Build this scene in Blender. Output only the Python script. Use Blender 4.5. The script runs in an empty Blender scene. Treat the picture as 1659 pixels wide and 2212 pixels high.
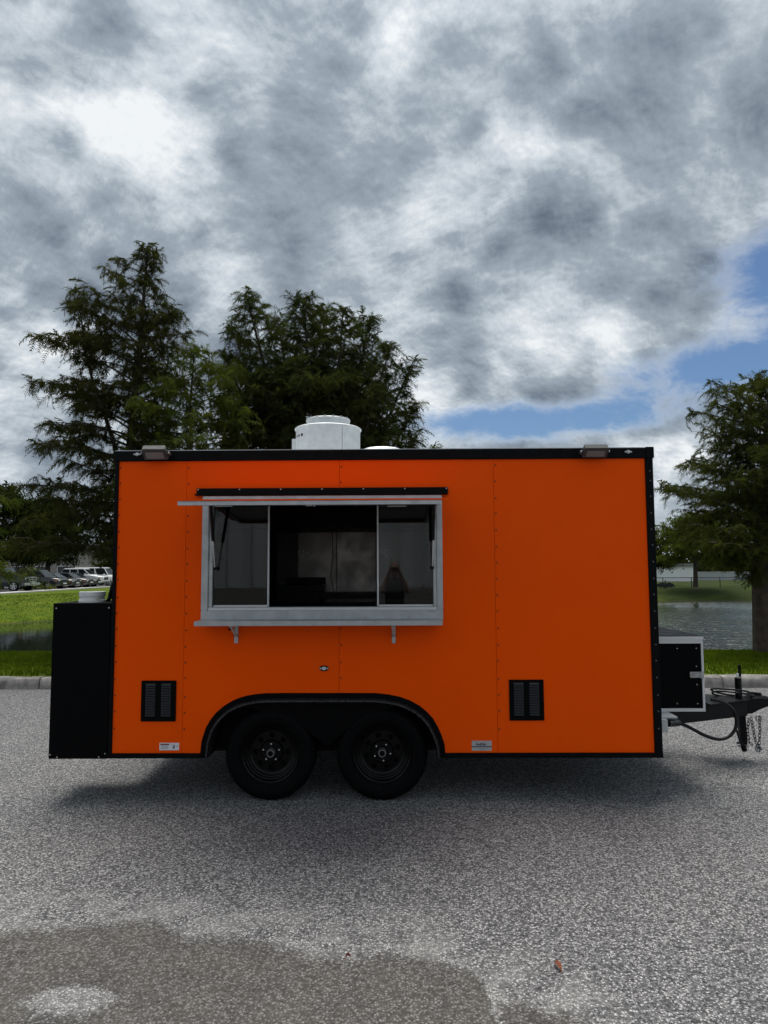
import bpy, bmesh, math, random
import numpy as np
from mathutils import Vector, Matrix

rng = np.random.default_rng(7)
random.seed(7)
R = math.radians
S = bpy.context.scene
COL = S.collection

# ------------------------------------------------------------------ camera, light, exposure
D = 5.37                                   # metres from the camera to the long side of the trailer
FPX, PCX, PCY = 1534.0, 829.5, 1106.0      # focal length and centre, on a 1659 x 2212 picture
YAW, PITCH, ROLL = R(0.676), R(4.594), R(0.247)
_f = Vector((-math.sin(YAW)*math.cos(PITCH), math.cos(YAW)*math.cos(PITCH), math.sin(PITCH)))
_r0 = Vector((math.cos(YAW), math.sin(YAW), 0)); _u0 = _r0.cross(_f)
_r = math.cos(ROLL)*_r0 - math.sin(ROLL)*_u0
_u = math.sin(ROLL)*_r0 + math.cos(ROLL)*_u0
def ray(px, py):
    return _f + _r*((px-PCX)/FPX) + _u*((PCY-py)/FPX)
_t = ray(826, 1727); CAMH = -_t.z*(D+0.06)/_t.y
CAMP = Vector((0, 0, CAMH))
def at(px, py, Y):                          # the point at depth Y that the camera sees there
    d = ray(px, py); return CAMP + d*(Y/d.y)
def gnd(px, py, z=0.0):                     # the point at height z that the camera sees there
    d = ray(px, py); return CAMP + d*((z-CAMH)/d.z)
def F(px, py, dy=0.0):
    return at(px, py, D+dy)

cd = bpy.data.cameras.new('camera'); cam = bpy.data.objects.new('camera', cd); COL.objects.link(cam)
cam.matrix_world = Matrix(((_r.x, _u.x, -_f.x, 0), (_r.y, _u.y, -_f.y, 0), (_r.z, _u.z, -_f.z, CAMH), (0, 0, 0, 1)))
cd.sensor_fit = 'VERTICAL'; cd.sensor_height = 36.0; cd.sensor_width = 27.0
cd.lens = FPX/2212*36.0; cd.clip_start = 0.05; cd.clip_end = 6000
S.camera = cam
S.render.resolution_x, S.render.resolution_y = 768, 1024
S.view_settings.view_transform = 'Standard'; S.view_settings.look = 'None'
S.view_settings.gamma = 1.0; S.view_settings.use_curve_mapping = False
S.view_settings.exposure = 1.28
S.cycles.max_bounces = 8; S.cycles.transparent_max_bounces = 12
S.cycles.diffuse_bounces = 4; S.cycles.sample_clamp_indirect = 6.0
S.cycles.use_denoising = True

SUN_EL, SUN_AZ = R(73), R(-12)              # azimuth from +Y, clockwise positive
sun_dir = Vector((math.sin(SUN_AZ)*math.cos(SUN_EL), math.cos(SUN_AZ)*math.cos(SUN_EL), math.sin(SUN_EL)))
sl = bpy.data.lights.new('sun', 'SUN'); sl.energy = 1.5; sl.angle = R(40); sl.color = (1.0, 0.95, 0.88)
so = bpy.data.objects.new('sun', sl); COL.objects.link(so)
so.rotation_euler = (-sun_dir).to_track_quat('-Z', 'Y').to_euler()

# node helpers
class NT:
    def __init__(s, tree): s.t = tree; s.n = tree.nodes; s.l = tree.links
    def put(s, sock, v):
        if v is None: return
        if hasattr(v, 'is_linked') or isinstance(v, bpy.types.NodeSocket): s.l.new(v, sock)
        else: sock.default_value = v
    def math(s, op, a, b=None, c=None, clamp=False):
        n = s.n.new('ShaderNodeMath'); n.operation = op; n.use_clamp = clamp
        for i, v in enumerate((a, b, c)): s.put(n.inputs[i], v)
        return n.outputs[0]
    def vmath(s, op, a, b=None, scale=None):
        n = s.n.new('ShaderNodeVectorMath'); n.operation = op
        s.put(n.inputs[0], a); s.put(n.inputs[1], b)
        if scale is not None: s.put(n.inputs['Scale'], scale)
        return n.outputs['Value'] if op in ('DOT_PRODUCT', 'LENGTH', 'DISTANCE') else n.outputs[0]
    def mapr(s, v, a, b, c=0.0, d=1.0, smooth=True):
        n = s.n.new('ShaderNodeMapRange'); n.interpolation_type = 'SMOOTHSTEP' if smooth else 'LINEAR'
        s.put(n.inputs[0], v)
        for i, x in enumerate((a, b, c, d)): s.put(n.inputs[i+1], x)
        return n.outputs[0]
    def noise(s, vec, scale, detail=4, rough=0.5, dist=0.0, color=False, lac=2.0):
        n = s.n.new('ShaderNodeTexNoise'); s.put(n.inputs['Vector'], vec)
        n.inputs['Scale'].default_value = scale; n.inputs['Detail'].default_value = detail
        n.inputs['Roughness'].default_value = rough; n.inputs['Distortion'].default_value = dist
        n.inputs['Lacunarity'].default_value = lac
        return n.outputs['Color'] if color else n.outputs[0]
    def voro(s, vec, scale, feature='F1', rand=1.0):
        n = s.n.new('ShaderNodeTexVoronoi'); n.feature = feature; s.put(n.inputs['Vector'], vec)
        n.inputs['Scale'].default_value = scale; n.inputs['Randomness'].default_value = rand
        return n
    def mix(s, fac, a, b, mode='MIX'):
        n = s.n.new('ShaderNodeMix'); n.data_type = 'RGBA'; n.blend_type = mode
        s.put(n.inputs[0], fac); s.put(n.inputs[6], a); s.put(n.inputs[7], b)
        return n.outputs[2]
    def ramp(s, fac, stops):
        n = s.n.new('ShaderNodeValToRGB'); s.put(n.inputs[0], fac); e = n.color_ramp.elements
        while len(e) < len(stops): e.new(0.5)
        for el, (p, c) in zip(e, stops): el.position = p; el.color = (*c, 1) if len(c) == 3 else c
        return n.outputs[0]
    def rgb(s, c):
        n = s.n.new('ShaderNodeRGB'); n.outputs[0].default_value = (*c, 1); return n.outputs[0]
    def xyz(s, v):
        n = s.n.new('ShaderNodeSeparateXYZ'); s.put(n.inputs[0], v); return n.outputs
    def comb(s, x, y, z):
        n = s.n.new('ShaderNodeCombineXYZ')
        for i, v in enumerate((x, y, z)): s.put(n.inputs[i], v)
        return n.outputs[0]

# ------------------------------------------------------------------ sky: broken stratocumulus over blue
W = bpy.data.worlds.new('World'); S.world = W; W.use_nodes = True
w = NT(W.node_tree); w.n.clear()
wo_ = w.n.new('ShaderNodeOutputWorld'); bg = w.n.new('ShaderNodeBackground')
w.l.new(bg.outputs[0], wo_.inputs[0])
sky = w.n.new('ShaderNodeTexSky'); sky.sky_type = 'NISHITA'; sky.sun_disc = False
sky.sun_elevation = SUN_EL; sky.sun_rotation = SUN_AZ
SKY_STRENGTH = 0.062
tc = w.n.new('ShaderNodeTexCoord'); dirv = tc.outputs['Generated']
dx, dy_, dz = w.xyz(dirv)
zz = w.math('ADD', w.math('MAXIMUM', dz, 0.0), 0.55)
P = w.comb(w.math('DIVIDE', dx, zz), w.math('DIVIDE', dy_, zz), 0.0)
P = w.vmath('ADD', P, (1.3, 7.7, 0.0))
az = w.math('ARCTAN2', dx, dy_)
def bump(a0, aw, e0, ew):
    u = w.math('DIVIDE', w.math('SUBTRACT', az, a0), aw); v = w.math('DIVIDE', w.math('SUBTRACT', dz, e0), ew)
    q = w.math('ADD', w.math('MULTIPLY', u, u), w.math('MULTIPLY', v, v))
    return w.math('POWER', 2.718, w.math('MULTIPLY', q, -1.0))
def wnoise(vec, scale, detail, amp):
    return w.vmath('SCALE', w.vmath('SUBTRACT', w.noise(vec, scale, detail, .5, color=True), (0.5, 0.5, 0.5)), scale=amp)
Pw = w.vmath('ADD', P, wnoise(P, 2.2, 2, .14))
sx, sy = sun_dir.x/(sun_dir.z+.55), sun_dir.y/(sun_dir.z+.55)
Pc = w.vmath('ADD', Pw, wnoise(P, 9.0, 6, .13))
def cells(vec, scale):
    v = w.voro(vec, scale, 'SMOOTH_F1'); v.inputs['Smoothness'].default_value = .9
    return w.math('SUBTRACT', 1.0, w.math('MULTIPLY', v.outputs['Distance'], 1.25))
def billow(vec): return w.noise(vec, 6.6, 11, 0.66)
off = (sx*0.035, sy*0.035, 0)
b0 = billow(Pw); b1 = billow(w.vmath('ADD', Pw, off))
c0 = cells(Pc, 5.6)
big = w.noise(Pw, 2.0, 2, 0.5)
thick = w.math('ADD', w.math('ADD', w.math('MULTIPLY', big, 0.55), w.math('MULTIPLY', b0, 0.80)), w.math('MULTIPLY', c0, .46))
edge = w.math('MULTIPLY', w.math('SUBTRACT', b0, b1), 1.4)
thick = w.math('ADD', thick, w.math('MULTIPLY', w.math('SUBTRACT', cells(Pc, 14.0), .5), .46))
thick = w.math('SUBTRACT', thick, edge)
thick = w.math('SUBTRACT', thick, w.math('MULTIPLY', bump(R(-23), R(6.0), .515, .06), .07))   # thin spot under the hidden sun
ccol = w.ramp(w.mapr(thick, 0.56, 1.36, smooth=False), [(0.0, (0.80, 0.83, 0.85)), (0.17, (0.57, 0.625, 0.675)), (0.41, (0.315, 0.37, 0.425)), (0.78, (0.155, 0.19, 0.24)), (1.0, (0.10, 0.13, 0.175))])
# glow of the hidden sun through thin cloud
sd = w.vmath('DOT_PRODUCT', dirv, tuple(sun_dir))
glow = w.math('POWER', w.math('MAXIMUM', sd, 0.0), 14.0)
ccol = w.mix(1.0, ccol, w.vmath('SCALE', (1, 1, 1), scale=w.math('ADD', 0.92, w.math('MULTIPLY', glow, 0.75))), 'MULTIPLY')
# where the layer opens: a clearing low down to the right
clear = w.math('ADD', w.math('ADD', w.math('MULTIPLY', bump(R(33), R(10.5), .352, .052), 1.5), w.math('MULTIPLY', bump(R(12), R(12), .200, .030), 1.3)), w.math('MULTIPLY', bump(R(20), R(5), .60, .06), .35))
clear = w.math('ADD', clear, w.math('MULTIPLY', bump(R(25), R(9), .250, .032), 1.0))
clear = w.math('ADD', clear, w.math('MULTIPLY', bump(R(38), R(11), .27, .06), 1.0))
ragged = w.math('ADD', w.math('MULTIPLY', b0, 0.75), w.math('MULTIPLY', big, 0.30))
ragged = w.math('ADD', ragged, w.math('MULTIPLY', w.noise(Pc, 17, 8, .66), .42))
cov = w.math('SUBTRACT', ragged, w.math('MULTIPLY', clear, 0.56))
mask = w.mapr(cov, 0.12, 0.54)
blue = w.mix(1.0, sky.outputs[0], (SKY_STRENGTH*.80, SKY_STRENGTH, SKY_STRENGTH*1.22, 1), 'MULTIPLY')
ccol = w.mix(w.mapr(mask, .30, 1.0, .55, 0), ccol, (.72, .76, .79, 1))   # thin edges of the layer glow
hz = w.mapr(dz, 0.0, 0.16, 0.45, 0.0)      # thin veil low over the horizon
full = w.mix(mask, blue, ccol)
full = w.mix(hz, full, (0.50, 0.56, 0.60, 1))
w.l.new(full, bg.inputs[0]); bg.inputs[1].default_value = 0.485

# ------------------------------------------------------------------ materials
MATS = {}
def newmat(name):
    m = bpy.data.materials.new(name); m.use_nodes = True; t = NT(m.node_tree)
    return m, t, t.n['Principled BSDF']
def M(name, col, rough=0.5, metal=0.0, var=0.12, vscale=6.0, bump=0.0, bscale=60.0, coat=0.0, spec=0.5, rvar=0.1):
    if name in MATS: return MATS[name]
    m, t, b = newmat(name)
    o = t.n.new('ShaderNodeTexCoord').outputs['Object']
    n = t.noise(o, vscale, 5, 0.6)
    dark = tuple(c*(1-var) for c in col); lite = tuple(min(1, c*(1+var)) for c in col)
    t.put(b.inputs['Base Color'], t.ramp(n, [(0.3, dark), (0.7, lite)]))
    t.put(b.inputs['Roughness'], t.mapr(t.noise(o, vscale*2.3, 4), 0.3, 0.7, max(0, rough-rvar), min(1, rough+rvar)))
    b.inputs['Metallic'].default_value = metal
    b.inputs['Specular IOR Level'].default_value = spec
    if coat: b.inputs['Coat Weight'].default_value = coat; b.inputs['Coat Roughness'].default_value = 0.12
    if bump:
        bn = t.n.new('ShaderNodeBump'); bn.inputs['Strength'].default_value = bump; bn.inputs['Distance'].default_value = 0.004
        t.put(bn.inputs['Height'], t.noise(o, bscale, 4)); t.l.new(bn.outputs[0], b.inputs['Normal'])
    MATS[name] = m; return m

orange = M('orange_paint', (0.96, 0.088, 0.0), 0.42, var=0.03, vscale=1.2, bump=0.10, bscale=3.5, coat=0.03, spec=.05)
_t = NT(orange.node_tree); _b = _t.n['Principled BSDF']; _c = _b.inputs['Base Color'].links[0].from_socket
_g = _t.n.new('ShaderNodeNewGeometry').outputs['Position']; _z = _t.xyz(_g)[2]
_film = _t.math('MULTIPLY', _t.mapr(_z, .40, 1.0, 1, .15), _t.mapr(_t.noise(_t.vmath('MULTIPLY', _g, (1.0, 1.0, .35)), 5.0, 6, .7), .40, .75))
_t.put(_b.inputs['Base Color'], _t.mix(_t.math('MULTIPLY', _film, .03), _c, (.52, .17, .06, 1)))
_t.put(_b.inputs['Roughness'], _t.math('ADD', .36, _t.math('MULTIPLY', _film, .25)))
black_trim = M('black_trim', (0.0025, 0.0028, 0.0034), 0.5, var=.2, spec=.10)
black_flat = M('black_cabinet', (0.0018, 0.002, 0.0026), 0.5, var=.2, vscale=2, spec=.07)
black_gloss = M('black_gloss', (0.003, 0.0033, 0.004), 0.22, var=.2, spec=.2)
steel_black = M('black_steel', (0.004, 0.004, 0.0046), 0.42, var=.3, vscale=12, bump=.2, spec=.2)
rubber = M('tyre_rubber', (0.0024, 0.0025, 0.003), 0.7, var=.3, vscale=14, bump=.3, bscale=90, spec=.09)
rimblack = M('black_wheel_paint', (0.0024, 0.0026, 0.003), 0.28, var=.2, spec=.18)
alu = M('mill_aluminium', (0.47, 0.49, 0.505), 0.42, metal=0.75, var=.14, vscale=9, bump=.1, bscale=120)
alu_bright = M('white_aluminium', (0.66, 0.67, 0.68), 0.4, metal=0.25, var=.08, vscale=8)
galv = M('spun_aluminium', (0.74, 0.77, 0.78), 0.5, metal=0.55, var=.10, vscale=14, bump=.12, bscale=80)
chrome = M('chrome', (0.7, 0.7, 0.7), 0.2, metal=1.0, var=.05)
zinc = M('zinc', (0.42, 0.42, 0.42), 0.45, metal=.8, var=.25, vscale=40)
stainless = M('stainless', (0.22, 0.20, 0.185), 0.34, metal=1.0, var=.10, vscale=2.0, bump=.2, bscale=2)
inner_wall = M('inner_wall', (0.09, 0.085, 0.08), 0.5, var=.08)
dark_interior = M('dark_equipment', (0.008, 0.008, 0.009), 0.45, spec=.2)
white_plastic = M('white_plastic', (0.72, 0.73, 0.73), 0.35, var=.05)
grey_plastic = M('grey_plastic', (0.5, 0.52, 0.53), 0.45, var=.05)
led_lens = M('led_lens', (0.20, 0.205, 0.205), 0.25, var=.15, vscale=160)
light_housing = M('lamp_housing', (0.055, 0.057, 0.06), 0.5, var=.2, vscale=30)
clear_lens = M('marker_lens', (0.62, 0.62, 0.62), 0.2, var=.3, vscale=120)
screwm = M('dark_screw', (0.16, 0.018, 0.004), 0.5, var=.2)
screwl = M('bright_screw', (0.6, 0.6, 0.6), 0.35, metal=.6)
sticker_white = M('sticker_white', (0.74, 0.75, 0.77), 0.4, var=.04)
sticker_silver = M('sticker_silver', (0.45, 0.46, 0.47), 0.35, metal=.3, var=.05)
ink_red = M('ink_red', (0.16, 0.012, 0.01), 0.5)
ink_grey = M('ink_grey', (0.30, 0.32, 0.34), 0.5)
ink_black = M('ink_black', (0.02, 0.02, 0.022), 0.5)
bark = M('bark', (0.055, 0.042, 0.032), 0.9, var=.45, vscale=9, bump=.9, bscale=16)
concrete = M('kerb_concrete', (0.25, 0.24, 0.225), 0.85, var=.6, vscale=4.5, bump=.5, bscale=70)
pale_concrete = M('pale_concrete', (0.45, 0.44, 0.42), 0.85, var=.15, vscale=2, bump=.2)
lot_asphalt = M('lot_asphalt', (0.07, 0.07, 0.07), 0.9, var=.2, vscale=2)
skin = M('skin', (0.36, 0.20, 0.14), 0.5, var=.05)
hairm = M('hair', (0.03, 0.02, 0.015), 0.5, var=.2)
dress = M('dark_clothes', (0.03, 0.032, 0.04), 0.8, var=.2)

def glass(name, tint, ior=1.5):
    if name in MATS: return MATS[name]
    m, t, b = newmat(name); t.n.remove(b); out = t.n['Material Output']
    tr = t.n.new('ShaderNodeBsdfTransparent'); tr.inputs[0].default_value = (*tint, 1)
    gl = t.n.new('ShaderNodeBsdfGlossy'); gl.inputs['Roughness'].default_value = 0.015
    fr = t.n.new('ShaderNodeFresnel'); fr.inputs[0].default_value = ior
    o = t.n.new('ShaderNodeTexCoord').outputs['Object']
    bn = t.n.new('ShaderNodeBump'); bn.inputs['Strength'].default_value = .03; bn.inputs['Distance'].default_value = .01
    t.put(bn.inputs['Height'], t.noise(o, 3.0, 1)); t.l.new(bn.outputs[0], gl.inputs['Normal'])
    mx = t.n.new('ShaderNodeMixShader'); t.l.new(fr.outputs[0], mx.inputs[0])
    t.l.new(tr.outputs[0], mx.inputs[1]); t.l.new(gl.outputs[0], mx.inputs[2]); t.l.new(mx.outputs[0], out.inputs[0])
    MATS[name] = m; return m
pane_glass = glass('pane_glass', (0.62, 0.64, 0.64), 1.55)

def leafmat(name, a, b_, trans=0.35, scale=1.4):
    m, t, b = newmat(name); t.n.remove(b); out = t.n['Material Output']
    o = t.n.new('ShaderNodeTexCoord').outputs['Object']
    c = t.ramp(t.math('ADD', t.math('MULTIPLY', t.noise(o, scale, 3), .6), t.math('MULTIPLY', t.noise(o, scale*9, 2), .4)), [(0.36, a), (0.62, b_)])
    df = t.n.new('ShaderNodeBsdfDiffuse'); tl = t.n.new('ShaderNodeBsdfTranslucent')
    t.put(df.inputs[0], c); t.put(tl.inputs[0], t.mix(1.0, c, (1.2, 1.3, .6, 1), 'MULTIPLY'))
    mx = t.n.new('ShaderNodeMixShader'); mx.inputs[0].default_value = trans
    t.l.new(df.outputs[0], mx.inputs[1]); t.l.new(tl.outputs[0], mx.inputs[2]); t.l.new(mx.outputs[0], out.inputs[0])
    MATS[name] = m; return m
leaf_dark = leafmat('cypress_leaf_dark', (0.026, 0.032, 0.013), (0.064, 0.064, 0.024))
leaf_mid = leafmat('cypress_leaf_green', (0.050, 0.072, 0.015), (0.112, 0.132, 0.032))
leaf_open = leafmat('cypress_leaf_olive', (0.030, 0.041, 0.012), (0.076, 0.086, 0.023))
leaf_round = leafmat('cypress_leaf_deep', (0.026, 0.036, 0.013), (0.064, 0.074, 0.025))
leaf_far = leafmat('broad_leaf_far', (0.020, 0.028, 0.010), (0.045, 0.055, 0.018), scale=.6)
blade = leafmat('grass_blade', (0.042, 0.074, 0.006), (0.118, 0.150, 0.013), .4, 2.2)

# ------------------------------------------------------------------ mesh building
WO = {}                                      # world position of every parent, for children given in world points
class MB:
    def __init__(s): s.v = []; s.f = []
    def add(s, vs, fs):
        b = len(s.v); s.v += [tuple(v) for v in vs]; s.f += [tuple(b+i for i in f) for f in fs]; return s
    def box(s, lo, hi):
        (x0, y0, z0), (x1, y1, z1) = lo, hi
        x0, x1 = min(x0, x1), max(x0, x1); y0, y1 = min(y0, y1), max(y0, y1); z0, z1 = min(z0, z1), max(z0, z1)
        return s.add([(x0,y0,z0),(x1,y0,z0),(x1,y1,z0),(x0,y1,z0),(x0,y0,z1),(x1,y0,z1),(x1,y1,z1),(x0,y1,z1)],
                     [(0,3,2,1),(4,5,6,7),(0,1,5,4),(1,2,6,5),(2,3,7,6),(3,0,4,7)])
    def bar(s, a, b, wx, wz, up=(0, 0, 1)):      # box-section bar from a to b
        a, b = Vector(a), Vector(b); d = (b-a).normalized(); u = Vector(up)
        if abs(d.dot(u)) > .98: u = Vector((0, 1, 0))
        r = d.cross(u).normalized(); u = r.cross(d)
        q = [a+r*i*wx/2+u*j*wz/2 for i, j in ((-1,-1),(1,-1),(1,1),(-1,1))] + [b+r*i*wx/2+u*j*wz/2 for i, j in ((-1,-1),(1,-1),(1,1),(-1,1))]
        return s.add(q, [(0,1,2,3),(7,6,5,4),(0,4,5,1),(1,5,6,2),(2,6,7,3),(3,7,4,0)])
    def tube(s, pts, rad, n=8, cap=True):
        pts = [Vector(p) for p in pts]; rad = rad if hasattr(rad, '__len__') else [rad]*len(pts)
        base = len(s.v); prev = None
        for i, p in enumerate(pts):
            d = (pts[min(i+1, len(pts)-1)] - pts[max(i-1, 0)]).normalized()
            if prev is None:
                r = d.orthogonal().normalized()
            else:
                r = (prev - d*prev.dot(d)); r = r.normalized() if r.length > 1e-6 else d.orthogonal().normalized()
            prev = r; u = d.cross(r)
            for k in range(n):
                a = 2*math.pi*k/n; s.v.append(tuple(p + (r*math.cos(a)+u*math.sin(a))*rad[i]))
        for i in range(len(pts)-1):
            for k in range(n):
                a = base+i*n+k; b = base+i*n+(k+1) % n; s.f.append((a, b, b+n, a+n))
        if cap:
            s.f.append(tuple(base+k for k in reversed(range(n)))); e = base+(len(pts)-1)*n; s.f.append(tuple(e+k for k in range(n)))
        return s
    def lathe(s, prof, n=40, axis='z', c=(0, 0, 0)):   # prof: (radius, height) pairs
        base = len(s.v); c = Vector(c)
        for r, h in prof:
            for k in range(n):
                a = 2*math.pi*k/n; x, y = r*math.cos(a), r*math.sin(a)
                s.v.append(tuple(c+Vector((x, y, h) if axis == 'z' else (x, h, y) if axis == 'y' else (h, x, y))))
        for i in range(len(prof)-1):
            for k in range(n):
                a = base+i*n+k; b = base+i*n+(k+1) % n
                s.f.append((a, b, b+n, a+n))
        return s
    def disc(s, c, r, n=24, axis='y'):
        c = Vector(c); base = len(s.v)
        for k in range(n):
            a = 2*math.pi*k/n; x, y = r*math.cos(a), r*math.sin(a)
            s.v.append(tuple(c+Vector((x, y, 0) if axis == 'z' else (x, 0, y) if axis == 'y' else (0, x, y))))
        s.f.append(tuple(base+k for k in range(n))); return s
    def prism(s, poly, y0, y1):                 # polygon of (x, z) extruded along y
        n = len(poly); b = len(s.v)
        s.v += [(x, y0, z) for x, z in poly] + [(x, y1, z) for x, z in poly]
        s.f.append(tuple(b+i for i in range(n))); s.f.append(tuple(b+n+i for i in reversed(range(n))))
        for i in range(n): j = (i+1) % n; s.f.append((b+i, b+n+i, b+n+j, b+j))
        return s
    def build(s, name, mat, parent=None, smooth=False, bevel=0.0, local=False, kind=None, weld=False):
        me = bpy.data.meshes.new(name)
        vs = np.array(s.v, float)
        if parent is not None and local: org = np.zeros(3)
        else: org = (vs.min(0)+vs.max(0))/2
        me.from_pydata((vs-org).tolist(), [], s.f); me.materials.append(mat)
        bm = bmesh.new(); bm.from_mesh(me)
        if weld: bmesh.ops.remove_doubles(bm, verts=bm.verts, dist=1e-5)
        bmesh.ops.recalc_face_normals(bm, faces=bm.faces)
        if bevel:
            es = [e for e in bm.edges if len(e.link_faces) == 2 and e.calc_face_angle(0) > 0.6]
            bmesh.ops.bevel(bm, geom=es, offset=bevel, segments=2, affect='EDGES', clamp_overlap=True)
        bm.to_mesh(me); bm.free()
        if smooth:
            me.polygons.foreach_set('use_smooth', [True]*len(me.polygons))
            me.set_sharp_from_angle(angle=R(38))
        o = bpy.data.objects.new(name, me); COL.objects.link(o)
        return place(o, Vector(org), parent, kind)
def place(o, org, parent=None, kind=None):
    if parent is not None:
        o.parent = parent; o.location = org - WO.get(parent.name, Vector((0, 0, 0)))
    else: o.location = org
    WO[o.name] = Vector(org)
    if kind: o['kind'] = kind
    return o
def tag(o, label=None, cat=None, group=None, kind=None):
    if label: o['label'] = label
    if cat: o['category'] = cat
    if group: o['group'] = group
    if kind: o['kind'] = kind
    return o
def thing(name, loc, label, cat, group=None, rot=0.0, local=False):
    o = bpy.data.objects.new(name, None); COL.objects.link(o); o.location = loc; o.rotation_euler = (0, 0, rot)
    o.empty_display_size = .2
    WO[o.name] = Vector((0, 0, 0)) if local else Vector(loc)
    return tag(o, label, cat, group)
def npmesh(name, V, Fa, mat, parent=None, kind=None, smooth=False):
    V = np.asarray(V, np.float32); Fa = np.asarray(Fa, np.int32)
    org = (V.min(0)+V.max(0))/2
    me = bpy.data.meshes.new(name); k = Fa.shape[1]
    me.vertices.add(len(V)); me.vertices.foreach_set('co', (V-org).ravel())
    me.loops.add(Fa.size); me.loops.foreach_set('vertex_index', Fa.ravel())
    me.polygons.add(len(Fa)); me.polygons.foreach_set('loop_start', np.arange(0, Fa.size, k, dtype=np.int32))
    me.update(calc_edges=True)
    if smooth: me.polygons.foreach_set('use_smooth', np.ones(len(Fa), bool))
    me.materials.append(mat)
    o = bpy.data.objects.new(name, me); COL.objects.link(o)
    return place(o, Vector(org.tolist()), parent, kind)
def dup(o, parent, org):                        # another copy of a part, sharing its mesh
    c = o.copy(); COL.objects.link(c); c.parent = parent; c.location = Vector(org)-WO[parent.name]; return c
def copy_tree(o, parent=None):
    c = o.copy(); COL.objects.link(c); c.parent = parent
    for ch in list(o.children): copy_tree(ch, c)
    return c

# ================================================================== SETTING
# road: chip-seal asphalt with a dried-out puddle stain
KY = gnd(60, 1489).y                            # foot of the kerb
def road_mat():
    m, t, b = newmat('chip_seal_road')
    g = t.n.new('ShaderNodeNewGeometry').outputs['Position']
    gx, gy, gz = t.xyz(g)
    wob = t.vmath('SCALE', t.vmath('SUBTRACT', t.noise(g, 45, 2, color=True), (.5, .5, .5)), scale=.012)
    p = t.vmath('ADD', g, wob)
    v1 = t.voro(p, 92); v2 = t.voro(p, 170)
    cell = t.xyz(v1.outputs['Color'])[0]; cell2 = t.xyz(v2.outputs['Color'])[1]
    chips = t.math('ADD', t.math('MULTIPLY', cell, .68), t.math('MULTIPLY', cell2, .32))
    gap = t.mapr(v1.outputs['Distance'], .28, .62)
    big = t.noise(g, .55, 5, .6)
    chipcol = t.ramp(chips, [(0.12, (.036, .036, .039)), (0.32, (.155, .155, .161)), (0.56, (.35, .35, .355)), (0.86, (.64, .64, .63))])
    chipcol = t.mix(t.math('MULTIPLY', gap, .72), chipcol, (.05, .05, .053, 1))
    chipcol = t.mix(1.0, chipcol, t.ramp(big, [(.3, (.86, .86, .88)), (.7, (1.08, 1.07, 1.05))]), 'MULTIPLY')
    # puddle stain: brown silt whose edge follows the old waterline
    edge_px = [(-300, 2010), (0, 2006), (150, 1996), (330, 1986), (430, 2018), (550, 2021), (640, 2046), (720, 2061), (850, 2054), (960, 2071), (1045, 2110), (1075, 2160), (1085, 2230)]
    pts = [gnd(*q) for q in edge_px]
    X0, X1 = -2.4, 1.0; Y0, Y1 = 1.5, 4.0
    fc = t.n.new('ShaderNodeFloatCurve'); cu = fc.mapping.curves[0]
    xs = [((q.x-X0)/(X1-X0), (q.y-Y0)/(Y1-Y0)) for q in pts]
    cu.points[0].location = (0, xs[0][1]); cu.points[1].location = (1, 0)
    for x, y in xs[1:]: cu.points.new(x, max(0, y))
    fc.mapping.update()
    nx = t.math('ADD', gx, t.math('MULTIPLY', t.math('SUBTRACT', t.noise(g, 6, 4), .5), .16))
    t.put(fc.inputs['Value'], t.mapr(nx, X0, X1, smooth=False))
    ye = t.math('ADD', Y0, t.math('MULTIPLY', fc.outputs[0], Y1-Y0))
    dist = t.math('SUBTRACT', ye, gy)
    dist = t.math('ADD', dist, t.math('MULTIPLY', t.math('SUBTRACT', t.noise(g, 9, 5, .65), .5), .22))
    stain = t.mapr(dist, -.03, .10)
    ip = gnd(150, 2161)                         # an island left dry inside the stain
    isl = t.vmath('LENGTH', t.vmath('MULTIPLY', t.vmath('SUBTRACT', g, tuple(ip)), (1/.19, 1/.10, 0)))
    isl = t.mapr(t.math('ADD', isl, t.math('MULTIPLY', t.noise(g, 14, 4), .9)), 1.05, 1.75, 1, 0)
    stain = t.math('MULTIPLY', stain, t.math('SUBTRACT', 1, t.math('MULTIPLY', isl, .95)))
    silt = t.mix(.66, chipcol, t.ramp(t.noise(g, 3.5, 6, .65), [(.3, (.030, .026, .021)), (.7, (.075, .066, .053))]))
    # pale dust dried on just outside the edge
    halo = t.math('MULTIPLY', t.mapr(dist, -.55, -.05), t.math('SUBTRACT', 1, stain))
    halo = t.math('MULTIPLY', halo, t.mapr(t.noise(g, 4.2, 5, .6), .36, .62))
    halo = t.math('MAXIMUM', halo, t.math('MULTIPLY', isl, .8))
    dust = t.mix(t.math('MULTIPLY', halo, .22), chipcol, (.58, .57, .54, 1))
    t.put(b.inputs['Base Color'], t.mix(stain, dust, silt))
    b.inputs['Roughness'].default_value = .88; b.inputs['Specular IOR Level'].default_value = .3
    h = t.math('ADD', t.math('MULTIPLY', t.math('SUBTRACT', 1, gap), .7), t.math('MULTIPLY', chips, .7))
    bn = t.n.new('ShaderNodeBump'); bn.inputs['Distance'].default_value = .006
    t.put(bn.inputs['Strength'], t.math('SUBTRACT', .9, t.math('MULTIPLY', stain, .45))); t.put(bn.inputs['Height'], h); t.l.new(bn.outputs[0], b.inputs['Normal'])
    return m
rd = MB(); rd.add([(-400, -400, 0), (400, -400, 0), (400, KY+.05, 0), (-400, KY+.05, 0)], [(0, 1, 2, 3)])
rd.build('road', road_mat(), kind='structure')

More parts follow.
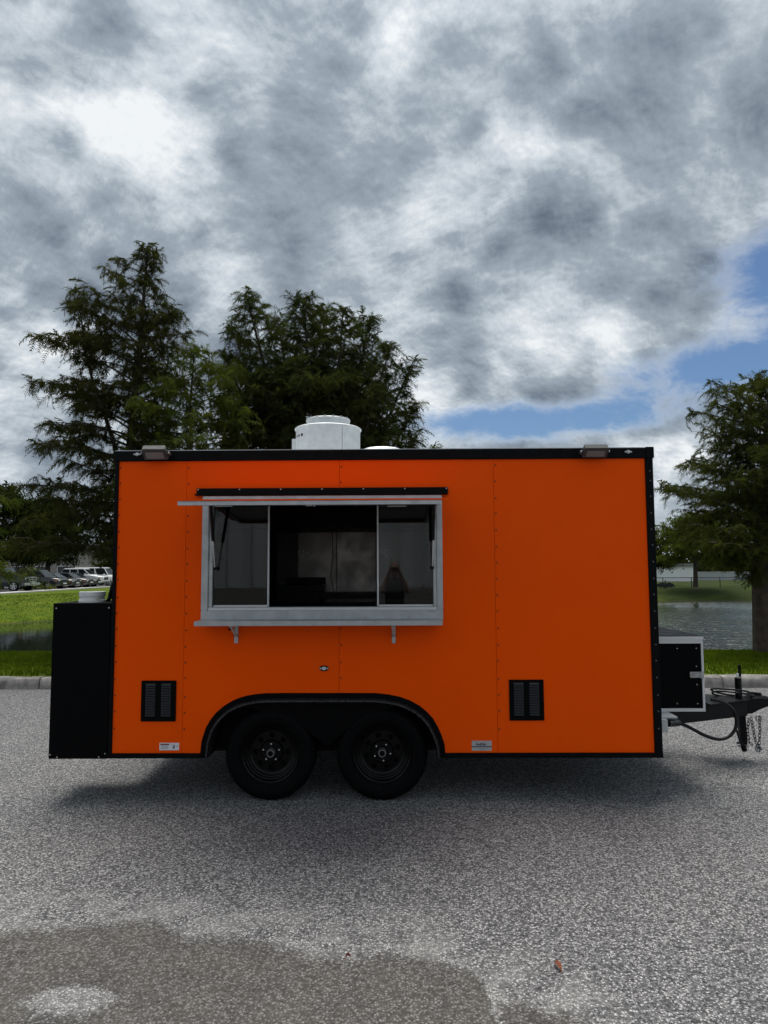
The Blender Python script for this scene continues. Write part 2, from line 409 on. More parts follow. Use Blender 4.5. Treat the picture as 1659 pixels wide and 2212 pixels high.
# kerb: cast segments with open joints
KW, KH = .20, .155
jx = [gnd(80, 1475, .1).x, gnd(1577, 1475, .1).x]
step = (jx[1]-jx[0])/3
kerb = bpy.data.objects.new('kerb', None); COL.objects.link(kerb); kerb.location = (0, KY, 0); WO['kerb'] = Vector((0, KY, 0)); kerb['kind'] = 'structure'
prof = [(0, -.1), (0.0, .05), (.012, .105), (.035, .14), (.075, KH), (KW, KH), (KW, -.1)]
km = MB(); n = len(prof); L = step-.018; NS = 16
for i in range(NS+1):
    x = -L/2 + L*i/NS
    for j, (y, z) in enumerate(prof):
        e = .006*math.sin(i*1.7+j)+.004*math.sin(i*3.1+j*2)
        km.v.append((x, y+e, z+(e*.8 if z > 0 else 0)))
for i in range(NS):
    for j in range(n-1): km.f.append((i*n+j, i*n+j+1, (i+1)*n+j+1, (i+1)*n+j))
km.f.append(tuple(range(n))); km.f.append(tuple(NS*n+j for j in reversed(range(n))))
km.v = [(x+0, y+KY, z) for x, y, z in km.v]
k0 = km.build('kerb_segment', concrete, kerb, smooth=True)
kz = WO[k0.name]
for i in range(-6, 9):
    x = jx[0] + step*(i+.5)
    if i == 0: k0.location.x = x; continue
    c = dup(k0, kerb, (x, kz.y, kz.z)); c.rotation_euler = (0, 0, R(random.uniform(-.15, .15)))

# terrain: strip behind the kerb, pond hollow, banks, car park
WZ = -1.2
pond = [(-27, 17.5), (-27.5, 26), (-24.5, 34), (-21, 39), (-17.7, 43), (-10, 53), (0, 60), (10, 62.5), (24, 62.5), (42, 61.5), (54, 50), (57, 30), (48, 17.5), (20, 16.2), (0, 15.9), (-15, 16.2)]
def sdist(X, Y):
    d = np.full(X.shape, 1e9); ins = np.zeros(X.shape, bool); q = pond
    for (ax, ay), (bx, by) in zip(q, q[1:]+q[:1]):
        t_ = np.clip(((X-ax)*(bx-ax)+(Y-ay)*(by-ay))/((bx-ax)**2+(by-ay)**2), 0, 1)
        d = np.minimum(d, np.hypot(X-ax-t_*(bx-ax), Y-ay-t_*(by-ay)))
        c = ((ay > Y) != (by > Y)) & (X < (bx-ax)*(Y-ay)/((by-ay) if by != ay else 1e-9)+ax); ins ^= c
    return np.where(ins, -d, d)
def sm(t_): t_ = np.clip(t_, 0, 1); return t_*t_*(3-2*t_)
def hgt(X, Y):
    X = np.asarray(X, float); Y = np.asarray(Y, float)
    s = sdist(X, Y); near = sm((24-Y)/5)
    rr = 2.6*near + 9.5*(1-near); top = .14*near + (-.03)*(1-near)
    up = np.sin(np.clip(s/rr, 0, 1)*math.pi/2)
    z = np.where(s > 0, WZ+(top-WZ)*up, WZ+s*.5)
    z = z + np.where((s > .5) & (near < .5) & (s < 14), .05*np.sin(X*.7)*np.sin(Y*.5), 0)
    return np.maximum(z, -3.0)
xs = np.unique(np.concatenate([[-3000, -1500, -700, -350, -200, -140], np.arange(-100, 101, 1.0), [140, 200, 350, 700, 1500, 3000]]))
ys = np.unique(np.concatenate([np.arange(KY+.1, 20, .35), np.arange(20, 110, 1.0), [120, 140, 170, 220, 300, 450, 700, 1200, 2000, 4000]]))
GX, GY = np.meshgrid(xs, ys); GZ = hgt(GX, GY)
V = np.stack([GX, GY, GZ], -1).reshape(-1, 3); nx_, ny_ = len(xs), len(ys)
idx = np.arange(nx_*ny_).reshape(ny_, nx_)
Fq = np.stack([idx[:-1, :-1], idx[:-1, 1:], idx[1:, 1:], idx[1:, :-1]], -1).reshape(-1, 4)
def turf_mat():
    m, t, b = newmat('turf')
    g = t.n.new('ShaderNodeNewGeometry').outputs['Position']
    c = t.ramp(t.noise(g, .9, 6, .65), [(.28, (.036, .066, .005)), (.5, (.078, .120, .007)), (.72, (.128, .152, .012))])
    c = t.mix(t.mapr(t.noise(g, 22, 3), .5, .75, 0, .25), c, (.045, .07, .010, 1))
    gx, gy, _z = t.xyz(g); bank_shade = t.math('MULTIPLY', t.mapr(gx, 6, 14), t.mapr(gy, 56, 60)); bank_shade = t.math('MULTIPLY', bank_shade, t.mapr(t.noise(g, .35, 4), .3, .55, .6, 1))
    c = t.mix(bank_shade, c, (.030, .042, .010, 1))          # tree shade over long grass, painted into the far right bank's colour
    gz = t.xyz(g)[2]
    c = t.mix(t.mapr(gz, WZ-.05, WZ+.10, 1, 0), c, (.05, .042, .028, 1))
    t.put(b.inputs['Base Color'], c); b.inputs['Roughness'].default_value = 1.0; b.inputs['Specular IOR Level'].default_value = .1
    bn = t.n.new('ShaderNodeBump'); bn.inputs['Strength'].default_value = .35; bn.inputs['Distance'].default_value = .04
    t.put(bn.inputs['Height'], t.noise(g, 14, 5, .7)); t.l.new(bn.outputs[0], b.inputs['Normal'])
    return m
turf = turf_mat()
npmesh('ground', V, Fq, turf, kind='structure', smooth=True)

def water_mat():
    m, t, b = newmat('pond_water')
    g = t.n.new('ShaderNodeNewGeometry').outputs['Position']; gx, gy, gz = t.xyz(g)
    b.inputs['Base Color'].default_value = (.012, .016, .012, 1); b.inputs['Roughness'].default_value = .04; b.inputs['IOR'].default_value = 1.6
    q = t.vmath('MULTIPLY', g, (.55, 1.25, 1.0))
    h = t.math('ADD', t.math('MULTIPLY', t.noise(q, 1.7, 3, .55), 1.0), t.math('MULTIPLY', t.noise(q, 5.5, 2, .5), .35))
    calm = t.math('MULTIPLY', t.mapr(gx, -12, 4, .015, 1.0), t.mapr(t.noise(g, .16, 3), .35, .6, .45, 1))
    calm = t.math('MULTIPLY', calm, t.mapr(gy, 36, 60, 1.0, .12))
    bn = t.n.new('ShaderNodeBump'); bn.inputs['Distance'].default_value = .34
    t.put(bn.inputs['Strength'], calm); t.put(bn.inputs['Height'], h); t.l.new(bn.outputs[0], b.inputs['Normal'])
    return m
wm = MB(); wm.add([(x, y, WZ) for x, y in [(-34, 14.5), (62, 14.5), (62, 68), (-34, 68)]], [(0, 1, 2, 3)])
wm.build('pond_water', water_mat(), kind='structure')

# grass blades on the strip and tufts along the far banks
def blades(name, X, Y, h0, h1, wid, mat, tilt=.45):
    n = len(X); Z = hgt(X, Y); a = rng.uniform(0, 2*np.pi, n); h = rng.uniform(h0, h1, n); w_ = wid*rng.uniform(.6, 1.3, n)
    la = rng.uniform(0, 2*np.pi, n); ln = h*rng.uniform(0, tilt*2, n)
    B = np.stack([X, Y, Z-.01], 1); side = np.stack([np.cos(a), np.sin(a), 0*a], 1)*w_[:, None]
    tip = B + np.stack([np.cos(la)*ln, np.sin(la)*ln, h], 1)
    mid = B*.5+tip*.5 + np.stack([0*h, 0*h, h*.12], 1)
    V = np.stack([B-side, B+side, mid+side*.7, mid-side*.7, tip], 1).reshape(-1, 3)
    k = np.arange(n)[:, None]*5
    Fa = np.concatenate([k+np.array([[0, 1, 2]]), k+np.array([[0, 2, 3]]), k+np.array([[3, 2, 4]])])
    return npmesh(name, V, Fa, mat, kind='stuff')
N = 110000
X = rng.uniform(-11, 11, N); Y = KY+KW+.02+rng.uniform(0, 1, N)**.85*3.7
tag(blades('verge_grass', X, Y, .035, .085, .006, blade), 'mown green grass strip between the kerb and the pond', 'grass')
N = 40000
X = np.concatenate([rng.uniform(-29, -8, N), rng.uniform(6, 9, N//3)]); Y = np.concatenate([rng.uniform(30, 74, N), rng.uniform(61, 76, N//3)])
s_ = sdist(X, Y); k_ = (s_ > .15) & (s_ < 11) & (X > -28.2)
tag(blades('bank_grass', X[k_], Y[k_], .03, .075, .03, blade), 'mown grass on the far banks of the pond', 'grass')

# car park across the pond on the left
lot = MB(); lot.add([(-75, 34, .03), (-30.2, 34, .03), (-30.2, 112, .03), (-75, 112, .03)], [(0, 1, 2, 3)])
lot.build('parking_lot', lot_asphalt, kind='structure')
pv = MB().box((-30.2, 34, -.2), (-28.7, 112, .06)); pv.build('pavement', pale_concrete, kind='structure')

# ================================================================== FOOD TRAILER
def rect(x0, y0, x1, y1, dy=0.0):            # X0, Z0, X1, Z1 on the long side (dy < 0 is proud of it)
    xm, ym = (x0+x1)/2, (y0+y1)/2
    return F(x0, ym, dy).x, F(xm, y1, dy).z, F(x1, ym, dy).x, F(xm, y0, dy).z
# main edges, averaged from the four corners of the side
OX0 = (F(257, 996).x+F(242, 1627).x)/2; OX1 = (F(1392, 990).x+F(1415, 1626).x)/2
OZ1 = (F(257, 996).z+F(1392, 990).z)/2; OZ0 = (F(242, 1627).z+F(1415, 1626).z)/2
BX0 = OX0-.027; BX1 = OX1+.057; BZ0 = OZ0-.035; BZ1 = OZ1+.076
DEP = 2.35; YB = D+DEP
T = thing('food_trailer', ((BX0+BX1)/2, D+DEP/2, 0), 'bright orange food trailer with black trim and an open serving window on the road', 'food trailer')

def arch(off=0.0):                            # outline of the wheel arch, left foot to right foot
    px = [(433, 1627), (437, 1600), (446, 1572), (456, 1555), (467, 1541), (484, 1526), (502, 1515), (517, 1508.5), (533, 1504), (553, 1500.5), (575, 1498.5), (620, 1498), (690, 1498), (760, 1498), (811, 1498), (838, 1501), (863, 1506), (885, 1514), (905, 1525), (920, 1537), (934, 1552), (944, 1569), (953, 1589), (959, 1608), (962, 1627)]
    p = [(F(*q).x, F(*q).z) for q in px]; p[0] = (p[0][0], OZ0); p[-1] = (p[-1][0], OZ0)
    out = []
    for i, (x, z) in enumerate(p):
        a = Vector(p[max(i-1, 0)]); b = Vector(p[min(i+1, len(p)-1)]); t_ = (b-a).normalized()
        nrm = Vector((t_.y, -t_.x)); out.append((x+nrm.x*off, z+nrm.y*off))
    out[0] = (out[0][0], OZ0); out[-1] = (out[-1][0], OZ0)
    return out
A0 = arch()
WX0, WZ0, WX1, WZ1 = rect(437, 1074, 956, 1340)      # window cut-out
sxs = [OX0, (F(404, 1000).x+F(394, 1560).x)/2, F(733, 1100).x, (F(1066, 1000).x+F(1074.5, 1590).x)/2, OX1]
g = .0012; PT = .012
sx2 = sxs[2]
la = [p for p in A0 if p[0] < sx2-g]; ra = [p for p in A0 if p[0] > sx2+g]
archz = max(p[1] for p in A0)
polys = [
    [(sxs[0], OZ0), (sxs[1]-g, OZ0), (sxs[1]-g, OZ1), (sxs[0], OZ1)],
    [(sxs[1]+g, OZ0)] + la + [(sx2-g, archz), (sx2-g, WZ0), (WX0, WZ0), (WX0, WZ1), (sx2-g, WZ1), (sx2-g, OZ1), (sxs[1]+g, OZ1)],
    [(sx2+g, archz)] + ra + [(sxs[3]-g, OZ0), (sxs[3]-g, OZ1), (sx2+g, OZ1), (sx2+g, WZ1), (WX1, WZ1), (WX1, WZ0), (sx2+g, WZ0)],
    [(sxs[3]+g, OZ0), (sxs[4], OZ0), (sxs[4], OZ1), (sxs[3]+g, OZ1)]]
for q in polys: MB().prism(q, D, D+PT).build('wall_panel', orange, T)
# dark backing so that the seams read as seams, and the inner lining
bk = MB()
for q in [(OX0, OZ0, sxs[1]+.10, OZ1), (sxs[3]-.10, OZ0, OX1, OZ1), (sxs[1]+.10, WZ1+.03, sxs[3]-.10, OZ1), (sxs[1]+.10, archz+.03, sxs[3]-.10, WZ0-.03)]:
    bk.box((q[0], D+PT+.003, q[1]), (q[2], D+.05, q[3]))
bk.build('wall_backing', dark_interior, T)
# black trim
MB().box((BX0, D-.012, BZ0), (OX0+.002, D+.06, BZ1-.076)).build('corner_trim', black_trim, T, bevel=.003)
MB().box((OX1-.002, D-.012, BZ0), (BX1, D+.06, BZ1-.076)).build('corner_trim', black_trim, T, bevel=.003)
rr = MB(); rr.box((BX0-.004, D-.016, OZ1-.002), (BX1+.004, D+.09, BZ1)); rr.box((BX1-.055, D-.022, OZ1-.002), (BX1+.008, D+.09, BZ1+.008))
rr.build('roof_rail', black_trim, T, bevel=.004)
MB().box((BX0, D-.012, BZ1+.001), (BX1-.06, D+.10, BZ1+.006)).build('roof_drip_edge', alu, T)
lx, rx = A0[0][0], A0[-1][0]
MB().box((BX0-.02, D-.014, BZ0), (lx-.002, D+.06, OZ0+.001)).build('bottom_rail', black_trim, T, bevel=.003)
MB().box((rx+.002, D-.014, BZ0), (BX1+.002, D+.06, OZ0+.001)).build('bottom_rail', black_trim, T, bevel=.003)
# roof, floor, far side and end walls
MB().box((BX0+.01, D+.1, BZ1-.05), (BX1-.01, YB, BZ1-.004)).build('roof', alu_bright, T)
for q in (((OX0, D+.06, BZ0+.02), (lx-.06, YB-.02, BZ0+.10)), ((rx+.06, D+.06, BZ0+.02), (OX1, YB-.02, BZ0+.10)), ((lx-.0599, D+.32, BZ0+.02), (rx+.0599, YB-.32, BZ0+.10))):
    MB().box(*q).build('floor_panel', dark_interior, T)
MB().box((BX0, YB-.05, BZ0), (BX1, YB, BZ1-.052)).build('far_side_wall', orange, T)
MB().box((BX0, D+.062, BZ0), (BX0+.05, YB-.052, BZ1-.052)).build('rear_wall', black_trim, T)
MB().box((BX1-.05, D+.062, BZ0), (BX1, YB-.052, BZ1-.052)).build('front_wall', black_trim, T)
MB().box((OX0+.03, D+.1, BZ1-.09), (OX1-.03, YB-.06, BZ1-.052)).build('ceiling_lining', inner_wall, T)
MB().box((OX0+.03, YB-.08, BZ0+.101), (OX1-.03, YB-.055, BZ1-.091)).build('inner_lining', inner_wall, T)

# screws: four rows on the orange skin, two rows on the black corner trims
sm_ = MB().lathe([(0, -.005), (.004, -.005), (.0075, -.003), (.0085, 0)], 8, 'y'); s0 = None
def screw(x, z, m, y=D):
    o = MB().lathe([(0, -.004), (.004, -.004), (.0062, -.0022), (.0068, 0)], 8, 'y', (x, y, z))
    return o.build('screw', m, T)
def row(x, zs, proto, y):
    for z in zs:
        dup(proto, T, (x+rng.normal(0, .0012), y, z+rng.normal(0, .004)))
sp = screw(OX0+.013, OZ1-.05, screwm); sy_ = WO[sp.name].y
zz_ = np.arange(OZ1-.05, OZ0+.12, -.1225)
row(OX0+.013, zz_[1:], sp, sy_)
row(sxs[1]+.014, zz_-.004, sp, sy_)
row(sxs[3]+.014, zz_-.002, sp, sy_)
row(sx2+.014, [z for z in zz_ if z > WZ1+.06 or (archz+.04 < z < WZ0-.06)], sp, sy_)
sb = screw(BX1-.026, OZ1-.1, M('dull_screw', (.10, .10, .105), .5, metal=.4), D-.012); row(BX1-.026, zz_[1:], sb, WO[sb.name].y)

# drip rail over the hatch
hx0, hz0, hx1, hz1 = rect(427, 1054.5, 967, 1070)
dr = MB(); dr.box((hx0, D-.03, hz0+.012), (hx1, D, hz1)); dr.box((hx0-.012, D-.04, hz0), (hx1, D, hz0+.0119))
drail = dr.build('hatch_drip_rail', black_trim, T, bevel=.002)
p_ = MB().lathe([(0, -.003), (.004, -.003), (.006, 0)], 8, 'y', (hx0+.012, D-.03, hz1-.010)).build('screw', screwl, drail)
for i in range(1, 7): dup(p_, drail, (hx0+.012+(hx1-hx0-.024)*i/6, WO[p_.name].y, hz1-.010))

# serving window
wx0, wz0, wx1, wz1 = rect(437.5, 1071.5, 955.5, 1338)
ix0, iz0, ix1, iz1 = rect(452, 1086, 943, 1318)
cx0, cz0, cx1, cz1 = rect(460, 1091, 935.5, 1311)
win = thing('serving_window', ((wx0+wx1)/2, D, wz0), None, None); win.parent = T; win.location = Vector(win.location)-WO[T.name]
def frame_ring(mb, o, i, y0, y1):
    (a0, b0, a1, b1), (c0, d0, c1, d1) = o, i
    mb.box((a0, y0, d1), (a1, y1, b1)); mb.box((a0, y0, b0), (a1, y1, d0)); mb.box((a0, y0, d0), (c0, y1, d1)); mb.box((c1, y0, d0), (a1, y1, d1))
fr = MB(); frame_ring(fr, (wx0, wz0, wx1, wz1), (ix0, iz0, ix1, iz1), D-.028, D+.02)
fr.build('window_frame', alu, win, bevel=.004)
fr = MB(); frame_ring(fr, (ix0+.0005, iz0+.0005, ix1-.0005, iz1-.0005), (cx0, cz0, cx1, cz1), D-.010, D+.05)
fr.build('inner_frame', alu, win, bevel=.003)
MB().box((ix0+.001, D-.024, iz0+.001), (ix1-.001, D-.0105, iz0+.02)).build('sill_track', alu_bright, win, bevel=.002)
MB().box((F(925, 1320).x, D-.031, F(925, 1321).z), (F(938, 1320).x, D-.0285, F(925, 1318.5).z)).build('maker_tag', ink_grey, win)
p0, p1 = F(461, 1200).x, F(580, 1200).x; p2, p3 = F(815.5, 1200).x, F(935, 1200).x
gz0, gz1 = cz0+.003, cz1-.003
MB().box((p0, D+.018, gz0), (p1-.008, D+.023, gz1)).build('window_pane', pane_glass, win)
MB().box((p2+.008, D+.018, gz0), (p3, D+.023, gz1)).build('window_pane', pane_glass, win)
MB().box((p1-.008, D+.008, gz0), (p1+.004, D+.03, gz1)).build('mullion', alu_bright, win, bevel=.002)
MB().box((p2-.004, D+.008, gz0), (p2+.008, D+.03, gz1)).build('mullion', alu_bright, win, bevel=.002)
for a, b in ((p0, p1-.009), (p2+.009, p3)):
    s_ = MB(); s_.box((a, D+.012, gz0-.002), (b, D+.029, gz0+.012)); s_.build('pane_rail', alu_bright, win, bevel=.002)

for a_, b_ in ((464, 502), (837, 878)):
    ws = rect(a_, 1092.2, b_, 1094.6, -.012); MB().box((ws[0], D-.013, ws[1]), (ws[2], D-.0101, ws[3])).build('white_strip', white_plastic, win)  # thin white strip at the top of each pane

# hatch: orange skin on an aluminium tube frame, held up nearly level
HY = D-.90
hzA = F(697, 1079).z                                   # hinge line
skx0, skx1 = F(366, 1077.5, -.88).x, F(968.5, 1075, -.88).x
frx0, frx1 = F(385.5, 1083, -.88).x, F(954, 1082, -.88).x
hzB = F(697, 1077.6, -.9).z
hat = thing('awning_hatch', ((skx0+skx1)/2, D, hzA), None, None); hat.parent = T; hat.location = Vector(hat.location)-WO[T.name]
def hp(x, s, dz=0): return (x, D-.03+(HY-D+.03)*s, hzA+(hzB-hzA)*s+dz)   # s: 0 at the hinge, 1 at the lip
sk = MB(); q = [hp(skx0, 0), hp(skx1, 0), hp(skx1, 1), hp(skx0, 1)]
sk.add(q+[(x, y, z-.008) for x, y, z in q], [(0, 1, 2, 3), (7, 6, 5, 4), (0, 4, 5, 1), (1, 5, 6, 2), (2, 6, 7, 3), (3, 7, 4, 0)])
hskin = sk.build('hatch_skin', orange, hat)
MB().bar(hp(skx0-.001, 1.004, -.004), hp(skx1+.001, 1.004, -.004), .006, .009).build('hatch_edge', orange, hat)
MB().bar(hp(skx0-.004, 0, -.004), hp(skx0-.004, 1.0, -.004), .006, .009).build('hatch_edge', orange, hat)
dm, dt, db = newmat('dulled_orange'); db.inputs['Roughness'].default_value = .8; db.inputs['Specular IOR Level'].default_value = .1
dg_ = dt.n.new('ShaderNodeNewGeometry').outputs['Position']     # grey-brown added to the skin colour to cut its orange bounce onto the wall
dt.put(db.inputs['Base Color'], dt.mix(dt.mapr(dt.noise(dg_, 7, 5, .6), .25, .6, .35, .75), (.96, .08, 0, 1), (.15, .125, .10, 1)))
MATS['dulled_orange'] = dm; hskin.data.materials[0] = dm
ln = MB(); q = [hp(frx0+.002, .01, -.0085), hp(frx1-.002, .01, -.0085), hp(frx1-.002, .99, -.0085), hp(frx0+.002, .99, -.0085)]
ln.add(q+[(x, y, z-.003) for x, y, z in q], [(0, 1, 2, 3), (7, 6, 5, 4), (0, 4, 5, 1), (1, 5, 6, 2), (2, 6, 7, 3), (3, 7, 4, 0)])
ln.build('hatch_lining', alu, hat)
tf = MB(); TH = .026
for a, b in ((hp(frx0, .98, -TH/2-.0118), hp(frx1, .98, -TH/2-.0118)), (hp(frx0, .04, -TH/2-.0118), hp(frx1, .04, -TH/2-.0118))): tf.bar(a, b, .03, TH)
for x in (frx0+.013, (frx0+frx1)/2, frx1-.013): tf.bar(hp(x, .065, -TH/2-.0118), hp(x, .955, -TH/2-.0118), .026, TH)
tf.build('hatch_frame', alu, hat)
lt = MB(); lc = F(668, 1090, -.86)
for dx_ in (-.016, -.002, .014): lt.box((lc.x+dx_-.003, lc.y, lc.z-.004), (lc.x+dx_+.003, lc.y+.02, lc.z+.012))
lt.box((lc.x-.022, lc.y-.006, lc.z-.008), (lc.x+.02, lc.y+.02, lc.z-.003)); lt.box((lc.x-.03, lc.y, lc.z+.008), (lc.x+.03, lc.y+.05, lc.z+.014))
lt.build('hatch_latch', white_plastic, hat, bevel=.0015)
MB().lathe([(0, -.006), (.006, -.004), (.006, .006), (0, .008)], 10, 'y', (lc.x+.032, lc.y+.01, lc.z-.006)).build('latch_knob', white_plastic, hat, smooth=True)
# gas struts
def strut(bx, tx):
    b = Vector((bx, D-.035, F(464, 1228).z)); s = .26; t_ = Vector(hp(tx, s, -.012)); e = b.lerp(t_, .42)
    g_ = thing('gas_strut', tuple(b), None, None); g_.parent = T; g_.location = b-WO[T.name]
    MB().tube([e, t_], .0125, 10).build('strut_cylinder', black_gloss, g_, smooth=True)
    MB().tube([b, e], .0055, 8).build('strut_rod', chrome, g_, smooth=True)
    for q in (b, t_): MB().lathe([(0, -.012), (.013, -.010), (.013, .010), (0, .012)], 10, 'x', q).build('ball_joint', black_gloss, g_, smooth=True)
strut(F(464, 1228, -.035).x, frx0+.045)
strut(F(934, 1226, -.035).x, F(934, 1226, -.035).x+.004)

# counter shelf below the window, on two folding brackets
cs0, cs1 = F(418.5, 1347, -.24).x, F(956.5, 1346, -.24).x; cz = F(690, 1336.5).z; ct = .034
sh = MB().box((cs0, D-.24, cz-ct), (cs1, D-.03, cz)).build('counter_shelf', alu, T, bevel=.003)
MB().box((wx0, D-.0298, cz-.012), (wx1, D-.0005, wz0-.001)).build('shelf_hinge', alu, T)
hb = MB().lathe([(0, -.004), (.006, -.003), (.007, 0)], 8, 'y', (wx0+.25, D-.03, cz+.012)).build('screw', zinc, T)
for i in range(1, 5): dup(hb, T, (wx0+.25+i*(wx1-wx0-.5)/4, WO[hb.name].y, cz+.012))
for px_ in (511, 850.5):
    x = F(px_, 1370).x; zb = F(px_, 1389).z
    b_ = MB(); b_.box((x-.014, D-.016, zb), (x+.014, D-.001, cz-ct-.001)); b_.bar((x+.004, D-.016, zb+.05), (x-.012, D-.16, cz-ct-.006), .012, .016)
    b_.box((x-.012, D-.2, cz-ct-.010), (x+.012, D-.017, cz-ct-.001))
    o = b_.build('shelf_bracket', grey_plastic, T, bevel=.0015)
    MB().tube([(x-.018, D-.018, zb+.055), (x+.016, D-.018, zb+.055)], .004, 6).build('bracket_pin', ink_black, o)
kb = F(497, 1356, -.05); MB().lathe([(0, 0), (.012, -.004), (.012, -.02), (0, -.022)], 10, 'z', kb).build('shelf_catch', black_trim, T, smooth=True)

# inside: hood, backsplash, counter and griddle against the far wall
YI = YB-.10
hx0_, _, hx1_, _ = rect(575, 1100, 935, 1150, DEP-.8)
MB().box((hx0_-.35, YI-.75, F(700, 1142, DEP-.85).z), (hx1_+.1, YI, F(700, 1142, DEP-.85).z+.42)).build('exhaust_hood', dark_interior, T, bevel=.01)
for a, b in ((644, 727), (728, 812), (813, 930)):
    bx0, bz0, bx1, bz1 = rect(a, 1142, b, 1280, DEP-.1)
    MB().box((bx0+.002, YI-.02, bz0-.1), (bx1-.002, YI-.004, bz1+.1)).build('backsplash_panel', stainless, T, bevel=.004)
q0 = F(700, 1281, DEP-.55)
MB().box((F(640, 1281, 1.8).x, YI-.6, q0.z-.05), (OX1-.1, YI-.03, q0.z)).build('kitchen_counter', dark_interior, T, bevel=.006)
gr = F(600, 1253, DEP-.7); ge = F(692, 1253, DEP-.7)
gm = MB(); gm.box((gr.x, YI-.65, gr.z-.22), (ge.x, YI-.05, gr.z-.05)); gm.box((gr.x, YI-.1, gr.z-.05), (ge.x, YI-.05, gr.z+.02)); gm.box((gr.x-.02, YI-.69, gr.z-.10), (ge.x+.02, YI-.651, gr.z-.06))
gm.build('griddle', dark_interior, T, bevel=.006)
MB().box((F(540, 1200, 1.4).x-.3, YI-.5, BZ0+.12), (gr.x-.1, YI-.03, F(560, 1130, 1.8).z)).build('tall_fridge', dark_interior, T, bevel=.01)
bp = rect(457, 1118, 497, 1208, .55); MB().box((bp[0], D+.5, bp[1]), (bp[2], D+.56, bp[3])).build('black_panel', black_gloss, T, bevel=.004)  # flat black box just inside the left pane
MB().tube([F(717, 1140, DEP-.14), F(719, 1200, DEP-.14), F(714, 1245, DEP-.14), F(722, 1282, DEP-.14)], .003, 6).build('reflection_fold_line', dark_interior, T)  # dark line standing in for a reflection fold in the stainless

# flood lights on the roof rail, oval marker lamps
def flood(x0, x1, yt, yb):
    a = F(x0, yb, -.10); b = F(x1, yb, -.10); top = F((x0+x1)/2, yt, -.13).z; bot = F((x0+x1)/2, yb, -.06).z
    fl = thing('flood_light', ((a.x+b.x)/2, D-.02, bot), None, None); fl.parent = T; fl.location = Vector(fl.location)-WO[T.name]
    def pq(x, t_, d): return (x, D-.055-.075*t_-d*.6, bot+(top-bot)*t_-d*.75)      # leaning face
    i = .006
    h = MB(); o = [(a.x, 0), (b.x, 0), (b.x-.004, 1), (a.x+.004, 1)]
    h.add([pq(x, t_, .02) for x, t_ in o]+[pq(x, t_, -.025) for x, t_ in o], [(0, 1, 2, 3), (7, 6, 5, 4), (0, 4, 5, 1), (1, 5, 6, 2), (2, 6, 7, 3), (3, 7, 4, 0)])
    h.build('housing', light_housing, fl, bevel=.003)
    o = [(a.x+.022, .16), (b.x-.022, .16), (b.x-.024, .74), (a.x+.024, .74)]
    h = MB(); h.add([pq(x, t_, .0235) for x, t_ in o]+[pq(x, t_, .021) for x, t_ in o], [(0, 1, 2, 3), (7, 6, 5, 4), (0, 4, 5, 1), (1, 5, 6, 2), (2, 6, 7, 3), (3, 7, 4, 0)])
    h.build('lamp_lens', led_lens, fl)
    h = MB()
    for k in range(9): h.bar(pq(a.x+.02+(b.x-a.x-.04)*k/8, .90, -.02), pq(a.x+.02+(b.x-a.x-.04)*k/8, .86, -.032), .005, .02)
    h.build('cooling_fin', light_housing, fl)
    zc = (bot+top)/2
    for x, s in ((a.x, -1), (b.x, 1)): MB().box((x+s*.003, D-.11, zc-.012), (x+s*.008, D-.018, zc+.012)).build('lamp_bracket', light_housing, fl)
    for x, s in ((a.x, -1), (b.x, 1)): MB().lathe([(0, -.004), (.009, -.003), (.009, .004), (0, .006)], 8, 'x', (x+s*.013, D-.09, zc)).build('lamp_bolt', screwl, fl)
flood(308.5, 360, 967, 990); flood(1260, 1313, 964.5, 985)
def marker(px, py, wpx, bezel):
    c = F(px, py); y = D-.016 if not bezel else D; r = wpx/2*D/FPX
    mk = thing('marker_lamp', (c.x, y, c.z), None, None); mk.parent = T; mk.location = Vector(mk.location)-WO[T.name]
    def oval(mb, k, rx, rz, y0, y1):
        n = 20; b = [(c.x+k+rx*math.cos(2*math.pi*i/n), c.z+rz*math.sin(2*math.pi*i/n)) for i in range(n)]; mb.prism(b, y0, y1)
    m = MB(); oval(m, 0, r*1.05 if bezel else r*.62, r*.62 if bezel else r*.50, y-.008, y); m.build('lamp_base', black_trim if bezel else ink_grey, mk)
    m = MB(); oval(m, 0, r*.55, r*.40, y-.016, y-.0082); m.build('lamp_lens', clear_lens, mk, bevel=.003)
    for s in (-1, 1):
        m = MB(); oval(m, s*r*.80, r*.18, r*.18, y-.011, y-.0003 if not bezel else y-.0082); m.build('lamp_tab', screwl, mk)
marker(298.5, 982.5, 16, False); marker(1355, 977, 16, False); marker(700, 1443.5, 19, True)

# louvred vents
def vent(x0, y0, x1, y1):
    a = rect(x0, y0, x1, y1)
    v = MB().box((a[0], D-.010, a[1]), (a[2], D+.001, a[3])).build('louvre_vent', black_flat, T, bevel=.002)
    W_, H_ = a[2]-a[0], a[3]-a[1]; l0 = None
    for i in range(13):
        z = a[3]-H_*(.105+.0625*i+.0)
        for k in (.13, .58):
            x = a[0]+W_*k
            if l0 is None:
                m = MB(); m.add([(x, D-.0102, z+.010), (x+W_*.285, D-.0102, z+.010), (x+W_*.27, D-.021, z-.004), (x+W_*.015, D-.021, z-.004), (x, D-.0102, z-.006), (x+W_*.285, D-.0102, z-.006)], [(0, 1, 2, 3), (3, 2, 5, 4), (0, 3, 4), (1, 5, 2)])
                l0 = m.build('louvre', louvre_m, v); c0 = WO[l0.name].copy(); first = (x, z)
            else:
                dup(l0, v, (c0.x+x-first[0], c0.y, c0.z+z-first[1]))
louvre_m = M('louvre_grey', (0.028, 0.029, 0.032), 0.4, var=.1, spec=.25)
vent(305.5, 1470, 380.5, 1558); vent(1100, 1468, 1174.5, 1556)

